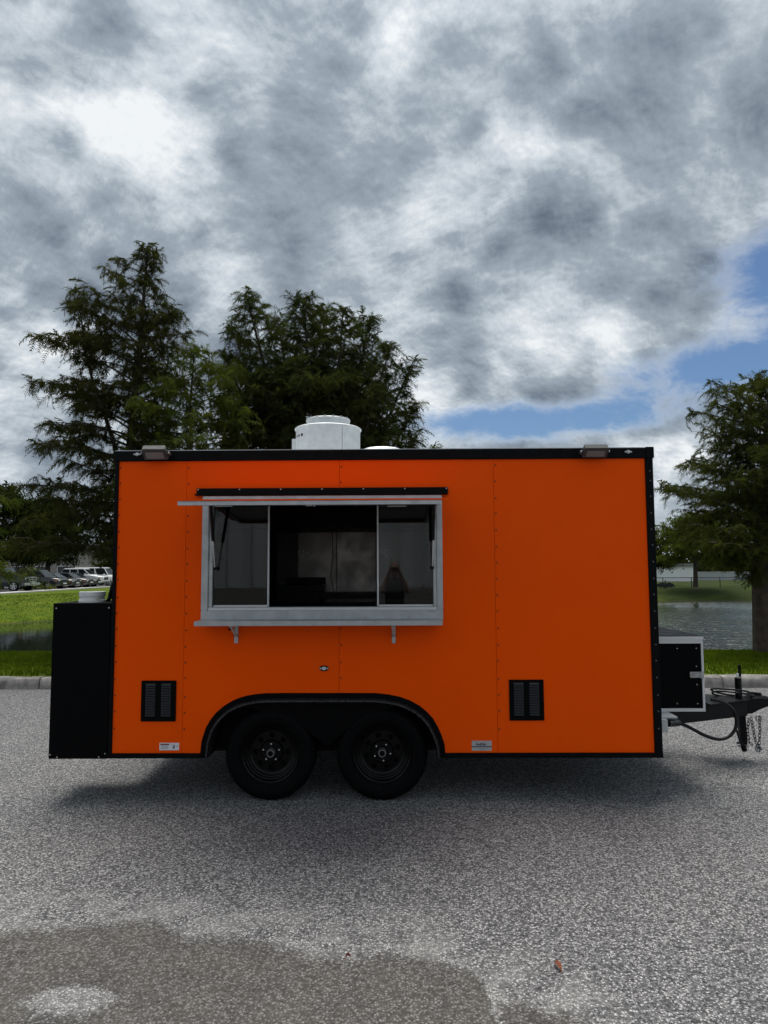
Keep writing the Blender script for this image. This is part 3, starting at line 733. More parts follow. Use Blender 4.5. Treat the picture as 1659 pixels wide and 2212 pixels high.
# wheel arch: flange, rolled tread-plate lip, liner
def strip(pA, pB, yA, yB, mb):
    n = len(pA); b = len(mb.v); mb.v += [(x, yA, z) for x, z in pA]+[(x, yB, z) for x, z in pB]
    for i in range(n-1): mb.f.append((b+i, b+i+1, b+n+i+1, b+n+i))
def foot(p): p = list(p); p[0] = (p[0][0], BZ0); p[-1] = (p[-1][0], BZ0); return p
ar = MB(); P0, P1 = foot(arch(-.004)), foot(arch(.034))
strip(P0, P0, D+.01, D-.006, ar); strip(P0, P1, D-.006, D-.008, ar); ar.build('arch_flange', black_flat, T, smooth=True)
ar = MB(); P2, P3, P4 = foot(arch(.043)), foot(arch(.056)), foot(arch(.060))
strip(P1, P2, D-.009, D-.040, ar); strip(P2, P3, D-.040, D-.043, ar); strip(P3, P4, D-.043, D+.30, ar)
m, t, b = newmat('tread_plate'); o = t.n.new('ShaderNodeTexCoord').outputs['Object']
b.inputs['Base Color'].default_value = (.022, .022, .024, 1); b.inputs['Roughness'].default_value = .32; b.inputs['Metallic'].default_value = .3
v_ = t.voro(o, 75); bn = t.n.new('ShaderNodeBump'); bn.inputs['Strength'].default_value = 1; bn.inputs['Distance'].default_value = .006
t.put(bn.inputs['Height'], t.mapr(v_.outputs['Distance'], .2, .5, 1, 0)); t.l.new(bn.outputs[0], b.inputs['Normal'])
ar.build('arch_lip', m, T, smooth=True)
Pi = foot(arch(.05))
MB().prism(Pi, D+.30, D+.305).build('arch_liner', black_trim, T)
sk = MB().prism([(p[0], p[1]) for p in arch(.058)[7:17]] + [(F(770, 1570).x, F(770, 1560).z), (F(705, 1600).x, F(705, 1612).z), (F(640, 1570).x, F(640, 1560).z)], D+.012, D+.016)
sk.build('arch_skirt', black_flat, T)

# wheels
TR = None
def text_letters(txt, r, a0, da, cx, cy, cz, size, mat, parent):
    for i, ch in enumerate(txt):
        cu = bpy.data.curves.new('letter', 'FONT'); cu.body = ch; cu.size = size; cu.extrude = .0012; cu.align_x = 'CENTER'
        ob = bpy.data.objects.new('letter', cu); COL.objects.link(ob)
        dg = bpy.context.evaluated_depsgraph_get(); me = bpy.data.meshes.new_from_object(ob.evaluated_get(dg)); bpy.data.objects.remove(ob)
        a = R(a0-da*i); rot = Matrix.Rotation(a-math.pi/2, 4, 'Y').inverted() if False else None
        th = a-math.pi/2
        X = Vector((math.cos(th), 0, math.sin(th))); Zv = Vector((-math.sin(th), 0, math.cos(th)))
        vs = [Vector((cx+r*math.cos(a), cy, cz+r*math.sin(a)))+X*v.co.x+Zv*v.co.y+Vector((0, -v.co.z, 0)) for v in me.vertices]
        mb = MB(); mb.add(vs, [tuple(p.vertices) for p in me.polygons]); bpy.data.meshes.remove(me)
        mb.build('letter', mat, parent)
tyre_letter = M('tyre_letter', (0.010, 0.0105, 0.012), 0.6, spec=.2)
def wheel(c, s, spin, letters=True):               # s = -1: outer face towards the camera
    x, y, z = c; r = z
    wl = thing('wheel', c, None, None); wl.parent = T; wl.location = Vector(c)-WO[T.name]
    pr = [(.205, .10), (.21, .0), (.222, -.012), (.236, -.020), (.250, -.022), (.285, -.030), (.305, -.026), (.318, -.016), (.330, .0), (r, .02), (r, .16), (.33, .19), (.30, .215), (.22, .20)]
    MB().lathe([(a, b*(-s)) for a, b in pr], 64, 'y', (x, y, z)).build('tyre', rubber, wl, smooth=True)
    tb = MB()                                      # shoulder tread blocks
    for k in range(60):
        a = 2*math.pi*k/60; e = Vector((math.cos(a), 0, math.sin(a))); tdir = Vector((-math.sin(a), 0, math.cos(a)))
        for yo in (.024, .085, .13):
            cc = Vector((x, y-s*(yo+.012), z))+e*(r-.004)
            tb.bar(cc-tdir*.010, cc+tdir*.010, .034, .010, up=e)
    tb.v = [(vx, vy, max(vz, .0)) for vx, vy, vz in tb.v]
    tb.build('tread_blocks', rubber, wl, kind='stuff')
    R1 = [(.222, -.016), (.226, -.010), (.222, -.002), (.206, .004), (.198, .012), (.194, .03), (.186, .034), (.182, .05), (.174, .054), (.170, .07), (.160, .076), (.150, .080)]
    MB().lathe([(a, b*(-s)) for a, b in R1], 56, 'y', (x, y, z)).build('rim', rimblack, wl, smooth=True)
    # disc with eight hand holes
    d = MB(); yd = y+(-s)*.078; NH = 8; M_ = 24
    def P3(px_, pz_, dd=0): return (x+px_, yd+(-s)*dd, z+pz_)
    for k in range(NH):
        a0 = 2*math.pi*k/NH+spin; hw = math.pi/NH; r0, r1 = .088, .152; rc = .121; hr = .021
        pts = []
        for i in range(6): pts.append((r1, a0-hw+2*hw*i/6))
        for i in range(6): pts.append((r1-(r1-r0)*i/6, a0+hw))
        for i in range(6): pts.append((r0, a0+hw-2*hw*i/6))
        for i in range(6): pts.append((r0+(r1-r0)*i/6, a0-hw))
        cxp, czp = rc*math.cos(a0), rc*math.sin(a0); b0 = len(d.v); ring = []
        for rr_, aa in pts: ring.append((rr_*math.cos(aa), rr_*math.sin(aa)))
        for px_, pz_ in ring: d.v.append(P3(px_, pz_, 0))
        for px_, pz_ in ring:
            t_ = Vector((px_-cxp, pz_-czp)).normalized()*hr; d.v.append(P3(cxp+t_.x, czp+t_.y, 0))
        for px_, pz_ in ring:
            t_ = Vector((px_-cxp, pz_-czp)).normalized()*hr; d.v.append(P3(cxp+t_.x, czp+t_.y, .012))
        for i in range(M_):
            j = (i+1) % M_
            d.f.append((b0+i, b0+j, b0+M_+j, b0+M_+i)); d.f.append((b0+M_+i, b0+M_+j, b0+2*M_+j, b0+2*M_+i))
    d.build('wheel_disc', rimblack, wl, smooth=True, weld=True)
    MB().lathe([(.150, .08*(-s)), (.150, .10*(-s)), (.0, .10*(-s))], 24, 'y', (x, y, z)).build('brake_drum', rubber, wl)
    MB().lathe([(a, b*(-s)) for a, b in [(.088, .0775), (.084, .066), (.078, .060), (.040, .060), (.036, .068)]], 40, 'y', (x, y, z)).build('hub_face', rimblack, wl, smooth=True)
    MB().lathe([(a, b*(-s)) for a, b in [(.034, .062), (.034, .040), (.031, .012), (.027, .006), (.021, .006), (.019, .012)]], 28, 'y', (x, y, z)).build('hub_cap', M('dull_hub', (.20, .20, .205), .4, metal=.7), wl, smooth=True)
    MB().lathe([(a, b*(-s)) for a, b in [(.0195, .0105), (.016, .006), (.0, .005)]], 20, 'y', (x, y, z)).build('grease_plug', rubber, wl, smooth=True)
    n0 = None
    for k in range(5):
        a = 2*math.pi*k/5+spin*3+.31; q = Vector((x+.062*math.cos(a), y+(-s)*.05, z+.062*math.sin(a)))
        if n0 is None: n0 = MB().lathe([(0, -.012*(-s)), (.006, -.011*(-s)), (.0115, -.004*(-s)), (.012, .012*(-s))], 6, 'y', q).build('lug_nut', chrome, wl)
        else: dup(n0, wl, q+Vector((0, WO[n0.name].y-q.y, 0)))
    if letters:
        text_letters('STRIDER', .262, 66, 9.2, x, y-.0235, z, .034, tyre_letter, wl)
WY = D+.035
for px_, sp_ in ((583.5, .0), (825.5, .26)):
    c = at(px_, 1632, WY); zc = F(px_, 1632).z
    wheel((c.x, WY, .338), -1, sp_)
    wheel((c.x, YB-.035, .338), 1, sp_, False)
    MB().tube([(c.x, WY+.16, .338), (c.x, YB-.2, .338)], .035, 8).build('axle', steel_black, T)
MB().box((OX0+.1, D+.45, BZ0-.06), (OX1, D+.53, BZ0+.02)).build('chassis_rail', steel_black, T)
MB().box((OX0+.1, YB-.53, BZ0-.06), (OX1, YB-.45, BZ0+.02)).build('chassis_rail', steel_black, T)

# warning sticker and maker's plate
a = rect(344.5, 1604.5, 387, 1620.5)
st = MB().box((a[0], D-.0018, a[1]), (a[2], D-.0003, a[3])).build('warning_sticker', sticker_white, T)
def ink(parent, mat, a, u0, v0, u1, v1, name='print'):
    W_, H_ = a[2]-a[0], a[3]-a[1]
    return MB().box((a[0]+W_*u0, D-.0026, a[3]-H_*v1), (a[0]+W_*u1, D-.0019, a[3]-H_*v0)).build(name, mat, parent)
ink(st, ink_red, a, .05, .12, .50, .29)
for v, u1 in ((.38, .46), (.50, .44), (.60, .47), (.70, .42), (.80, .45)): ink(st, ink_grey, a, .07, v, u1, v+.045)
W_, H_ = a[2]-a[0], a[3]-a[1]
def ipoly(parent, mat, a, pts, name='print'):
    MB().prism([(a[0]+(a[2]-a[0])*u, a[3]-(a[3]-a[1])*v) for u, v in pts], D-.0026, D-.0019).build(name, mat, parent)
ipoly(st, ink_black, a, [(.72, .32), (.78, .30), (.80, .40), (.77, .52), (.775, .72), (.73, .78), (.66, .72), (.69, .62), (.71, .5)])
ipoly(st, ink_grey, a, [(.60, .30), (.66, .22), (.72, .18), (.73, .21), (.67, .26), (.61, .36)]); ink(st, ink_grey, a, .85, .38, .96, .48)
a2 = rect(1019, 1600, 1062, 1621.5)
mp = MB().box((a2[0], D-.0018, a2[1]), (a2[2], D-.0003, a2[3])).build('maker_plate', sticker_silver, T)
ink(mp, ink_black, a2, 0, .555, 1, .645)
scr = [(.20, .44), (.235, .36), (.265, .20), (.275, .42), (.30, .36), (.33, .42), (.36, .35), (.39, .42), (.43, .24), (.50, .26), (.44, .40), (.40, .52), (.45, .46), (.52, .36), (.55, .42), (.58, .30), (.615, .22), (.60, .52), (.64, .34), (.68, .40), (.70, .30), (.74, .36)]
sc_ = MB()
for (u, v), (u2, v2) in zip(scr, scr[1:]):
    sc_.bar((a2[0]+(a2[2]-a2[0])*u, D-.0024, a2[3]-(a2[3]-a2[1])*v), (a2[0]+(a2[2]-a2[0])*u2, D-.0024, a2[3]-(a2[3]-a2[1])*v2), .001, .0042, up=(1, 0, .3))
sc_.build('signature_print', ink_black, mp)
for u0, u1, v in ((.24, .40, .72), (.46, .56, .70), (.60, .76, .72), (.32, .68, .80), (.36, .62, .87)): ink(mp, ink_grey, a2, u0, v, u1, v+.05)

# roof: exhaust fan drum and low dome vent
def roofpt(px, py, Y): return at(px, py, Y)
FY = D+1.0; c = at(709, 930, FY); rad = (at(779, 945, FY).x-at(639.5, 945, FY).x)/2; zt = at(709, 928.5, FY).z; zr = BZ1-.004
fan = thing('exhaust_fan', (c.x, FY, zr), None, None); fan.parent = T; fan.location = Vector(fan.location)-WO[T.name]
MB().lathe([(rad*.985, zr), (rad*.99, zt-.04), (rad, zt-.012), (rad*1.025, zt-.010), (rad*1.03, zt), (rad*1.0, zt+.006), (rad*.70, zt+.02)], 64, 'z', (c.x, FY, 0)).build('fan_drum', galv, fan, smooth=True)
z2 = at(709, 907.5, FY).z
MB().lathe([(rad*.655, zt+.018), (rad*.655, z2-.028), (rad*.675, z2-.024), (rad*.685, z2-.006), (rad*.67, z2), (rad*.4, z2+.012), (0, z2+.016)], 56, 'z', (c.x, FY, 0)).build('fan_cap', galv, fan, smooth=True)
for k in range(7):
    an = R(200+k*22); MB().lathe([(0, .012), (.008, .010), (.008, 0)], 8, 'z', (c.x+rad*.67*math.cos(an), FY+rad*.67*math.sin(an), z2-.004)).build('cap_bolt', zinc, fan)
sm2 = MB(); sm2.bar((c.x+rad*.55, FY-rad*.84, zr), (c.x+rad*.55, FY-rad*.84, zt-.014), .03, .004, up=(.55, -.84, 0)); sm2.build('drum_seam', galv, fan)
for k in range(4): MB().lathe([(0, .004), (.005, .003), (.006, 0)], 6, 'y', (c.x+rad*.55, FY-rad*.85, zr+.08+k*.09)).build('seam_rivet', zinc, fan)
bx = at(631.5, 960, FY).x; MB().box((bx, FY-.03, zr), (bx+.05, FY+.05, at(635, 949, FY).z)).build('conduit_box', galv, fan, bevel=.004)
# label wrapped on the drum
lb = MB(); sq = MB()
def onfan(an, z, e): return (c.x+(rad*.99+e)*math.sin(an), FY-(rad*.99+e)*math.cos(an), z)
zA, zB = at(660, 945, FY-.2).z, at(660, 933, FY-.2).z
A_, B_ = R(-76), R(-41)
for i in range(8):
    p, q = A_+(B_-A_)*i/8, A_+(B_-A_)*(i+1)/8
    lb.add([onfan(p, zA, .002), onfan(q, zA, .002), onfan(q, zB, .002), onfan(p, zB, .002)], [(0, 1, 2, 3)])
lbo = lb.build('fan_label', sticker_white, fan)
for p, q in ((-67, -63), (-59, -54), (-50, -44)):
    sq.add([onfan(R(p), zA+.012, .0032), onfan(R(q), zA+.012, .0032), onfan(R(q), zB-.012, .0032), onfan(R(p), zB-.012, .0032)], [(0, 1, 2, 3)])
sq.build('print', ink_black, lbo)
c2 = at(825, 970, FY); r2 = (at(875, 970, FY).x-at(776, 970, FY).x)/2; zd = at(825, 964.5, FY-.1).z
MB().lathe([(r2, zr), (r2, zd-.045), (r2*.93, zd-.022), (r2*.75, zd-.008), (r2*.4, zd), (0, zd+.002)], 44, 'z', (c2.x, FY, 0)).build('roof_dome_vent', galv, T, smooth=True)

# black cabinet on the rear, its vent collar and hose
cz1_ = (F(117, 1303).z+F(240, 1303).z)/2; cz0_ = F(170, 1639).z; cx0_ = (F(117, 1303).x+F(104, 1638).x)/2
cab = MB().box((cx0_, D-.006, cz0_), (BX0-.006, D+.55, cz1_)).build('rear_cabinet', black_flat, T, bevel=.003)
for q in ((122.5, 1314), (238, 1313), (107, 1630), (230, 1628), (124, 1635), (214, 1635)):
    p = F(*q); p.x = min(max(p.x, cx0_+.012), BX0-.02); MB().lathe([(0, -.004), (.0045, -.003), (.006, 0)], 8, 'y', (p.x, D-.0062, p.z)).build('screw', screwl, cab)
VY = D+.17; vc = at(199.5, 1290, VY); vr = (at(225, 1290, VY).x-at(173, 1290, VY).x)/2; vt = at(199, 1278.5, VY-.05).z
MB().lathe([(vr*1.06, cz1_+.001), (vr*1.06, cz1_+.018), (vr*.97, cz1_+.022), (vr*.96, vt-.04), (vr*1.03, vt-.034), (vr*1.04, vt), (vr*.9, vt+.002), (vr*.88, cz1_+.01), (0, cz1_+.01)], 40, 'z', (vc.x, VY, 0)).build('vent_collar', white_plastic, cab, smooth=True)
MB().box((vc.x+vr*.62, VY-vr*.80, cz1_+.03), (vc.x+vr*.80, VY-vr*.62, vt-.045)).build('collar_cutout', M('cutout_yellow', (.75, .68, .42), .4), cab, bevel=.002)  # pale yellow block marking the cutout in the collar
hs = [at(226, 1302, VY+.1), at(233, 1298, VY+.1), at(237.5, 1290, VY+.08), at(240, 1278, VY+.06), at(243, 1264, VY+.05), at(250, 1255, VY+.05)]
MB().tube(hs, .016, 10).build('hose', black_gloss, cab, smooth=True)

# front: storage box on the tongue
BYF = D+.33
def rectY(x0, y0, x1, y1, Y): return at(x0, (y0+y1)/2, Y).x, at((x0+x1)/2, y1, Y).z, at(x1, (y0+y1)/2, Y).x, at((x0+x1)/2, y0, Y).z
q = rectY(1408, 1375.5, 1520.5, 1536.8, BYF); q = (BX1+.004, q[1], q[2], q[3])
sb_ = MB().box((q[0], BYF+.004, q[1]+.01), (q[2]-.006, BYF+1.55, q[3]-.012)).build('storage_box', black_flat, T, bevel=.003)
fr = MB(); e = .017; frame_ring(fr, q, (q[0]+.001, q[1]+.024, q[2]-e, q[3]-.052), BYF-.006, BYF+.0035)
fr.build('box_edging', alu_bright, sb_, bevel=.002)
MB().box((q[0], BYF-.012, q[3]-.022), (q[2]+.003, BYF-.0065, q[3]+.002)).build('lid_lip', alu_bright, sb_, bevel=.0015)
MB().box((q[0], BYF-.004, q[3]-.0115), (q[2]+.002, BYF+1.56, q[3]+.004)).build('box_lid', black_flat, sb_)
l = rectY(1489.5, 1451, 1519, 1463.5, BYF-.01); lm = MB(); lm.box((l[0], BYF-.022, l[1]), (l[2]-.01, BYF-.0065, l[3])); lm.box((l[2]-.03, BYF-.028, l[1]-.004), (l[2]-.004, BYF-.0225, l[3]+.004)); lm.box((l[0]+.02, BYF-.026, l[1]+.012), (l[0]+.05, BYF-.0225, l[3]-.012))
lm.build('box_latch', zinc, sb_, bevel=.002)
for s_ in ((1463, 1401), (1504.5, 1400.5), (1504.8, 1439.5), (1506, 1479), (1463, 1520), (1507.5, 1520)):
    p = at(*s_, BYF); MB().lathe([(0, -.004), (.0045, -.003), (.006, 0)], 8, 'y', (p.x, BYF+.004, p.z)).build('screw', zinc, sb_)
# drawbar, coupler, jack
CY = D+DEP/2
tz = .455; bh = .13
tA = Vector((BX1-.4, D+.45, tz)); tip = at(1604, 1528, CY); tB = Vector((tip.x, CY-.04, tz))
dr_ = thing('drawbar', (BX1, CY, tz), None, None); dr_.parent = T; dr_.location = Vector(dr_.location)-WO[T.name]
MB().bar(tA, tB, .06, bh).build('drawbar_beam', steel_black, dr_, bevel=.006)
MB().bar((tA.x, 2*CY-tA.y, tz), (tB.x, CY+.04, tz), .06, bh).build('drawbar_beam', steel_black, dr_, bevel=.006)
pl = MB(); x0 = tip.x-.42
pl.add([(x0, CY-.30, tz+.07), (tip.x+.02, CY-.09, tz+.07), (tip.x+.02, CY+.09, tz+.07), (x0, CY+.30, tz+.07), (x0, CY-.30, tz+.08), (tip.x+.02, CY-.09, tz+.08), (tip.x+.02, CY+.09, tz+.08), (x0, CY+.30, tz+.08)], [(0, 3, 2, 1), (4, 5, 6, 7), (0, 1, 5, 4), (1, 2, 6, 5), (2, 3, 7, 6), (3, 0, 4, 7)])
pl.build('drawbar_plate', steel_black, dr_)
cp = MB()                                        # coupler: lofted sections narrowing to a rounded socket
secs = [(-.10, .060, tz-.055, tz+.085), (.03, .055, tz-.045, tz+.10), (.10, .05, tz-.01, tz+.105), (.17, .055, tz+.015, tz+.10), (.23, .06, tz+.02, tz+.085), (.29, .045, tz+.03, tz+.06)]
for dx_, hw, z0, z1 in secs:
    X_ = tip.x+.03+dx_; cp.v += [(X_, CY-hw, z0), (X_, CY-hw, z1-.02), (X_, CY-hw*.6, z1), (X_, CY+hw*.6, z1), (X_, CY+hw, z1-.02), (X_, CY+hw, z0)]
for i in range(len(secs)-1):
    for k in range(6): a_, b_ = i*6+k, i*6+(k+1) % 6; cp.f.append((a_, b_, b_+6, a_+6))
cp.f.append(tuple(range(6))); cp.f.append(tuple(5*6+k for k in reversed(range(6))))
cp.build('coupler', steel_black, dr_, smooth=True)
MB().bar((tip.x+.06, CY, tz+.125), (tip.x+.17, CY, tz+.115), .035, .022).build('coupler_lever', steel_black, dr_, bevel=.004)
jx_ = at(1595.5, 1500, CY-.02).x; JY = CY-.02
jk = thing('jack', (jx_, JY, tz), None, None); jk.parent = T; jk.location = Vector(jk.location)-WO[T.name]
zj = at(1595, 1464, JY).z; zf = at(1600, 1612, JY).z
MB().tube([(jx_, JY, tz+.05), (jx_, JY, zj)], .029, 14).build('jack_tube', steel_black, jk, smooth=True)
MB().tube([(jx_, JY, zj), (jx_, JY, zj+.008)], .032, 14).build('jack_cap', zinc, jk, smooth=True)
MB().bar((jx_+.016, JY, zj+.008), (jx_+.018, JY, zj+.115), .022, .022).build('jack_handle', black_gloss, jk, bevel=.003)
MB().box((jx_-.014, JY-.012, zj+.009), (jx_+.004, JY+.008, zj+.04)).build('jack_clip', white_plastic, jk, bevel=.002)
MB().bar((jx_+.015, JY, tz-.05), (jx_+.022, JY, zf+.02), .058, .05).build('jack_leg', steel_black, jk, bevel=.003)
MB().lathe([(0, zf), (.05, zf), (.045, zf+.012), (.02, zf+.02), (0, zf+.02)], 14, 'z', (jx_+.022, JY, 0)).build('jack_foot', zinc, jk, smooth=True)
# safety chains, each link an oval ring
def chain(pts, name='safety_chain'):
    pts = [Vector(p) for p in pts]; seg = [(b-a).length for a, b in zip(pts, pts[1:])]; Lc = sum(seg); n = int(Lc/.030)
    def alongp(s):
        for a, b, l_ in zip(pts, pts[1:], seg):
            if s <= l_: return a.lerp(b, s/l_), (b-a).normalized()
            s -= l_
        return pts[-1], (pts[-1]-pts[-2]).normalized()
    mb = MB()
    for i in range(n+1):
        p, d = alongp(min(Lc, i*.030)); r_ = d.cross(Vector((0, 1, 0))); r_ = r_.normalized() if r_.length > .1 else Vector((1, 0, 0)); u_ = d.cross(r_)
        s_ = (r_*.5+u_*.86) if i % 2 else (r_*.86-u_*.5)
        ring = [p+d*.020*math.cos(a)+s_*.0115*math.sin(a) for a in np.linspace(0, 2*math.pi, 11)]
        mb.tube(ring, .0036, 5, cap=False)
    return mb.build(name, M('chain_steel', (.10, .10, .10), .5, metal=.6, var=.4, vscale=60), T, smooth=True)
chy = CY-.10; Zt = tz-.07
def Lp(*q): return [at(x, y, chy) for x, y in q]
chain(Lp((1623, 1553), (1627, 1576), (1632, 1600), (1637, 1614), (1644, 1620)))
chain(Lp((1617, 1556), (1615, 1580), (1618, 1602), (1626, 1610)))
chain(Lp((1640, 1552), (1641.5, 1580), (1640, 1605), (1638.5, 1620)))
for (x, y) in ((1639, 1551.5), (1638, 1617)):
    cc = at(x, y, chy); MB().tube([cc+Vector((.024*math.cos(a), 0, .026*math.sin(a))) for a in np.linspace(0, 2*math.pi, 17)], .0075, 7, cap=False).build('shackle', zinc, T, smooth=True)
# cables
cyd = D+.42
def curve(px_list, Y, nn=5):                       # smooth path through picture-measured points
    p = [at(*q[:2], Y if len(q) < 3 else q[2]) for q in px_list]; out = []
    for i in range(len(p)-1):
        a0, a1, a2_, a3 = p[max(i-1, 0)], p[i], p[i+1], p[min(i+2, len(p)-1)]
        for k in range(nn):
            t_ = k/nn; out.append(.5*((2*a1)+(a2_-a0)*t_+(2*a0-5*a1+4*a2_-a3)*t_*t_+(3*a1-a0-3*a2_+a3)*t_**3))
    return out+[p[-1]]
cab_m = M('cable_rubber', (0.008, 0.0085, 0.010), 0.45, spec=.25)
MB().tube(curve([(1460, 1560), (1485, 1569), (1519, 1587), (1545, 1596), (1562, 1596), (1577, 1589), (1588, 1575), (1590.5, 1556), (1585, 1536), (1570, 1522), (1552, 1514), (1536, 1511)], cyd), .0135, 8).build('power_cable', cab_m, T, smooth=True)
pc = MB().tube(curve([(1590, 1574), (1595, 1590), (1602, 1606), (1606, 1616)], CY-.13), .009, 8).build('plug_cable', cab_m, T, smooth=True)
a_, b_ = at(1604, 1608, CY-.13), at(1609, 1622, CY-.13)
MB().tube([a_, a_.lerp(b_, .2), a_.lerp(b_, .25), b_], [.014, .018, .024, .022], 10).build('plug', black_gloss, pc, smooth=True)
MB().bar(a_+Vector((-.05, 0, .01)), a_+Vector((.03, 0, .03)), .016, .014).build('plug_flap', black_gloss, pc)
cl = []
for i in range(52):
    a = i/52*2*math.pi*2.1; k_ = 1+.10*math.sin(i*.35)
    cl.append((jx_-.075+.165*k_*math.cos(a), JY-.02+.16*k_*math.sin(a), tz+.105+.05*i/52+.045*math.cos(a+2.2)))
MB().tube(cl, .0085, 7).build('coiled_cable', cab_m, T, smooth=True)
q = rectY(1429, 1553, 1441, 1581, D+.12); bx_ = MB().box((BX1-.02, D+.10, q[1]), (q[2], D+.24, q[3])).build('junction_box', grey_plastic, T, bevel=.004)
MB().box((q[2]-.04, D+.13, q[3]+.002), (at(1456, 1550, D+.2).x, D+.33, q[3]+.014)).build('junction_plate', grey_plastic, bx_)
MB().tube([at(1441, 1562, D+.25), at(1463, 1561, D+.40)], .03, 10).build('cable_gland', black_gloss, bx_, smooth=True)
for o in list(T.children_recursive):
    if 'category' in o: del o['category']

# ================================================================== TREES
class Tree:
    def __init__(s): s.wood = MB(); s.P = []; s.Dr = []; s.Sz = []
    def limb(s, pts, r0, r1, n=5): s.wood.tube(pts, list(np.linspace(r0, r1, len(pts))), n, cap=False)
    def spray(s, p, d, size): s.P.append(tuple(p)); s.Dr.append(tuple(d)); s.Sz.append(size)
    def sprigs_along(s, pts, gap, size, droop, spread=.8):
        for a, b in zip(pts, pts[1:]):
            d = (b-a); L_ = d.length
            if L_ < 1e-4: continue
            d.normalize()
            k = max(1, int(L_/gap+random.random()))
            for i in range(k):
                p = a.lerp(b, random.random())
                q = d*random.uniform(.1, .7)+Vector((random.gauss(0, spread), random.gauss(0, spread), random.gauss(0, spread*.6)-droop))
                s.spray(p, q.normalized(), size*random.uniform(.6, 1.25))
    # one leader with whorled boughs; prof(h) -> (left, right) half-widths in metres at height share h
    def leader(s, axis, r0, prof, h0=.1, nb=60, gap=.055, size=.25, droop=.35, rise=.30, flat=.8, twig=.34, thin=0.0):
        axis = [Vector(p) for p in axis]; n = len(axis)
        s.limb(axis, r0, r0*.10, 9)
        def pos(h):
            f_ = h*(n-1); i = min(int(f_), n-2); return axis[i].lerp(axis[i+1], f_-i)
        H_ = (axis[-1]-axis[0]).length; az_ = random.random()*6.28
        for k in range(nb):
            h = h0+(1-h0)*((k+random.random()*.8)/nb)**.92; az_ += 2.39996+random.gauss(0, .35)
            l_, r_ = prof(h); c = math.cos(az_); wd = (r_ if c > 0 else l_); wd = wd*abs(c)+flat*(l_+r_)/2*(1-abs(c))
            L_ = wd*random.uniform(.55, 1.12)
            if L_ < .08: L_ = .08
            if random.random() < thin: continue
            a = pos(h); out = Vector((c, math.sin(az_), 0)); up = rise*(.35+.9*h)+random.gauss(0, .10)
            side = Vector((-out.y, out.x, 0))*random.gauss(0, .12)
            pts = []
            for i in range(6):
                t_ = i/5; pts.append(a+(out+side*t_)*L_*t_+Vector((0, 0, L_*(up*t_-droop*.55*t_*t_))))
            rb = max(.006, min(r0*.33*(1-h*.8), L_*.022)); s.limb(pts, rb, rb*.25, 4)
            s.sprigs_along(pts[3:], gap*1.2, size, droop)
            nt = max(2, int(L_*(5.5)))
            for j in range(nt):
                t_ = .22+.78*(j+random.random())/nt; f_ = t_*5; i = min(int(f_), 4); p = pts[i].lerp(pts[i+1], f_-i)
                sg = 1 if j % 2 else -1; ll = L_*twig*(1.15-t_*.75)*random.uniform(.6, 1.3)+.08
                dd = (out*.65+Vector((-out.y, out.x, 0))*sg*random.uniform(.45, 1.0)+Vector((0, 0, random.uniform(-.15, .5)-droop*.35))).normalized()
                tp = [p, p+dd*ll*.5+Vector((0, 0, .03*ll)), p+dd*ll-Vector((0, 0, droop*.35*ll))]
                s.limb(tp, max(.004, rb*.3), .002, 3); s.sprigs_along(tp, gap, size, droop)
        s.sprigs_along(axis[-2:], gap*.8, size*.8, -.3)
    def finish(s, name, label, leaf, base, group=None, nl=9, lw=.058, ll=.34):
        root = thing(name, base, label, 'tree', group)
        s.wood.build('trunk', bark, root, smooth=True)
        P_ = np.array(s.P); Dv = np.array(s.Dr); Sz = np.array(s.Sz); n = len(P_)
        Dv /= np.linalg.norm(Dv, axis=1)[:, None]
        ref = rng.normal(size=(n, 3)); U = np.cross(Dv, ref); U /= np.linalg.norm(U, axis=1)[:, None]; Wv = np.cross(Dv, U)
        vs = []; dn = np.array([0, 0, -1.])
        T0 = np.linspace(.06, 1, nl)
        for i, t_ in enumerate(T0):
            c = P_+Dv*(Sz*t_)[:, None]+dn*(Sz*.30*t_*t_)[:, None]
            for sg in (1, -1):
                k = Sz*ll*(1.1-.55*t_)*rng.uniform(.7, 1.3, n)
                e = (U*sg+Dv*rng.uniform(.4, .9, n)[:, None]+Wv*rng.normal(0, .35, n)[:, None]+dn*.25)
                tip_ = c+e*k[:, None]; w_ = (Dv*.6+Wv*.5)*(Sz*lw)[:, None]
                vs.append(np.stack([c-w_, c+w_, tip_], 1))
        V_ = np.stack(vs, 1).reshape(-1, 3); F_ = np.arange(len(V_)).reshape(-1, 3)
        npmesh('crown', V_, F_, leaf, root)
        return root
def prof_px(tree_x, Y, rows, ybase, ytop):
    """half-widths from outline rows (picture y, left x, right x) measured for a tree standing at depth Y"""
    k = Y/FPX; hs = [(ybase-r[0])/(ybase-ytop) for r in rows]
    L_ = [max(.05, (tree_x(r[0])-r[1])*k) for r in rows]; R_ = [max(.05, (r[2]-tree_x(r[0]))*k) for r in rows]
    o = np.argsort(hs); hs = np.array(hs)[o]; L_ = np.array(L_)[o]; R_ = np.array(R_)[o]
    return lambda h: (float(np.interp(h, hs, L_)), float(np.interp(h, hs, R_)))
def axis_px(pts, Y, zb):
    p = [at(x, y, Y) for x, y in pts]; d = p[0]-p[1]; s_ = (zb-p[0].z)/d.z if abs(d.z) > 1e-3 else 0
    return [Vector((p[0].x, p[0].y, zb))]+p
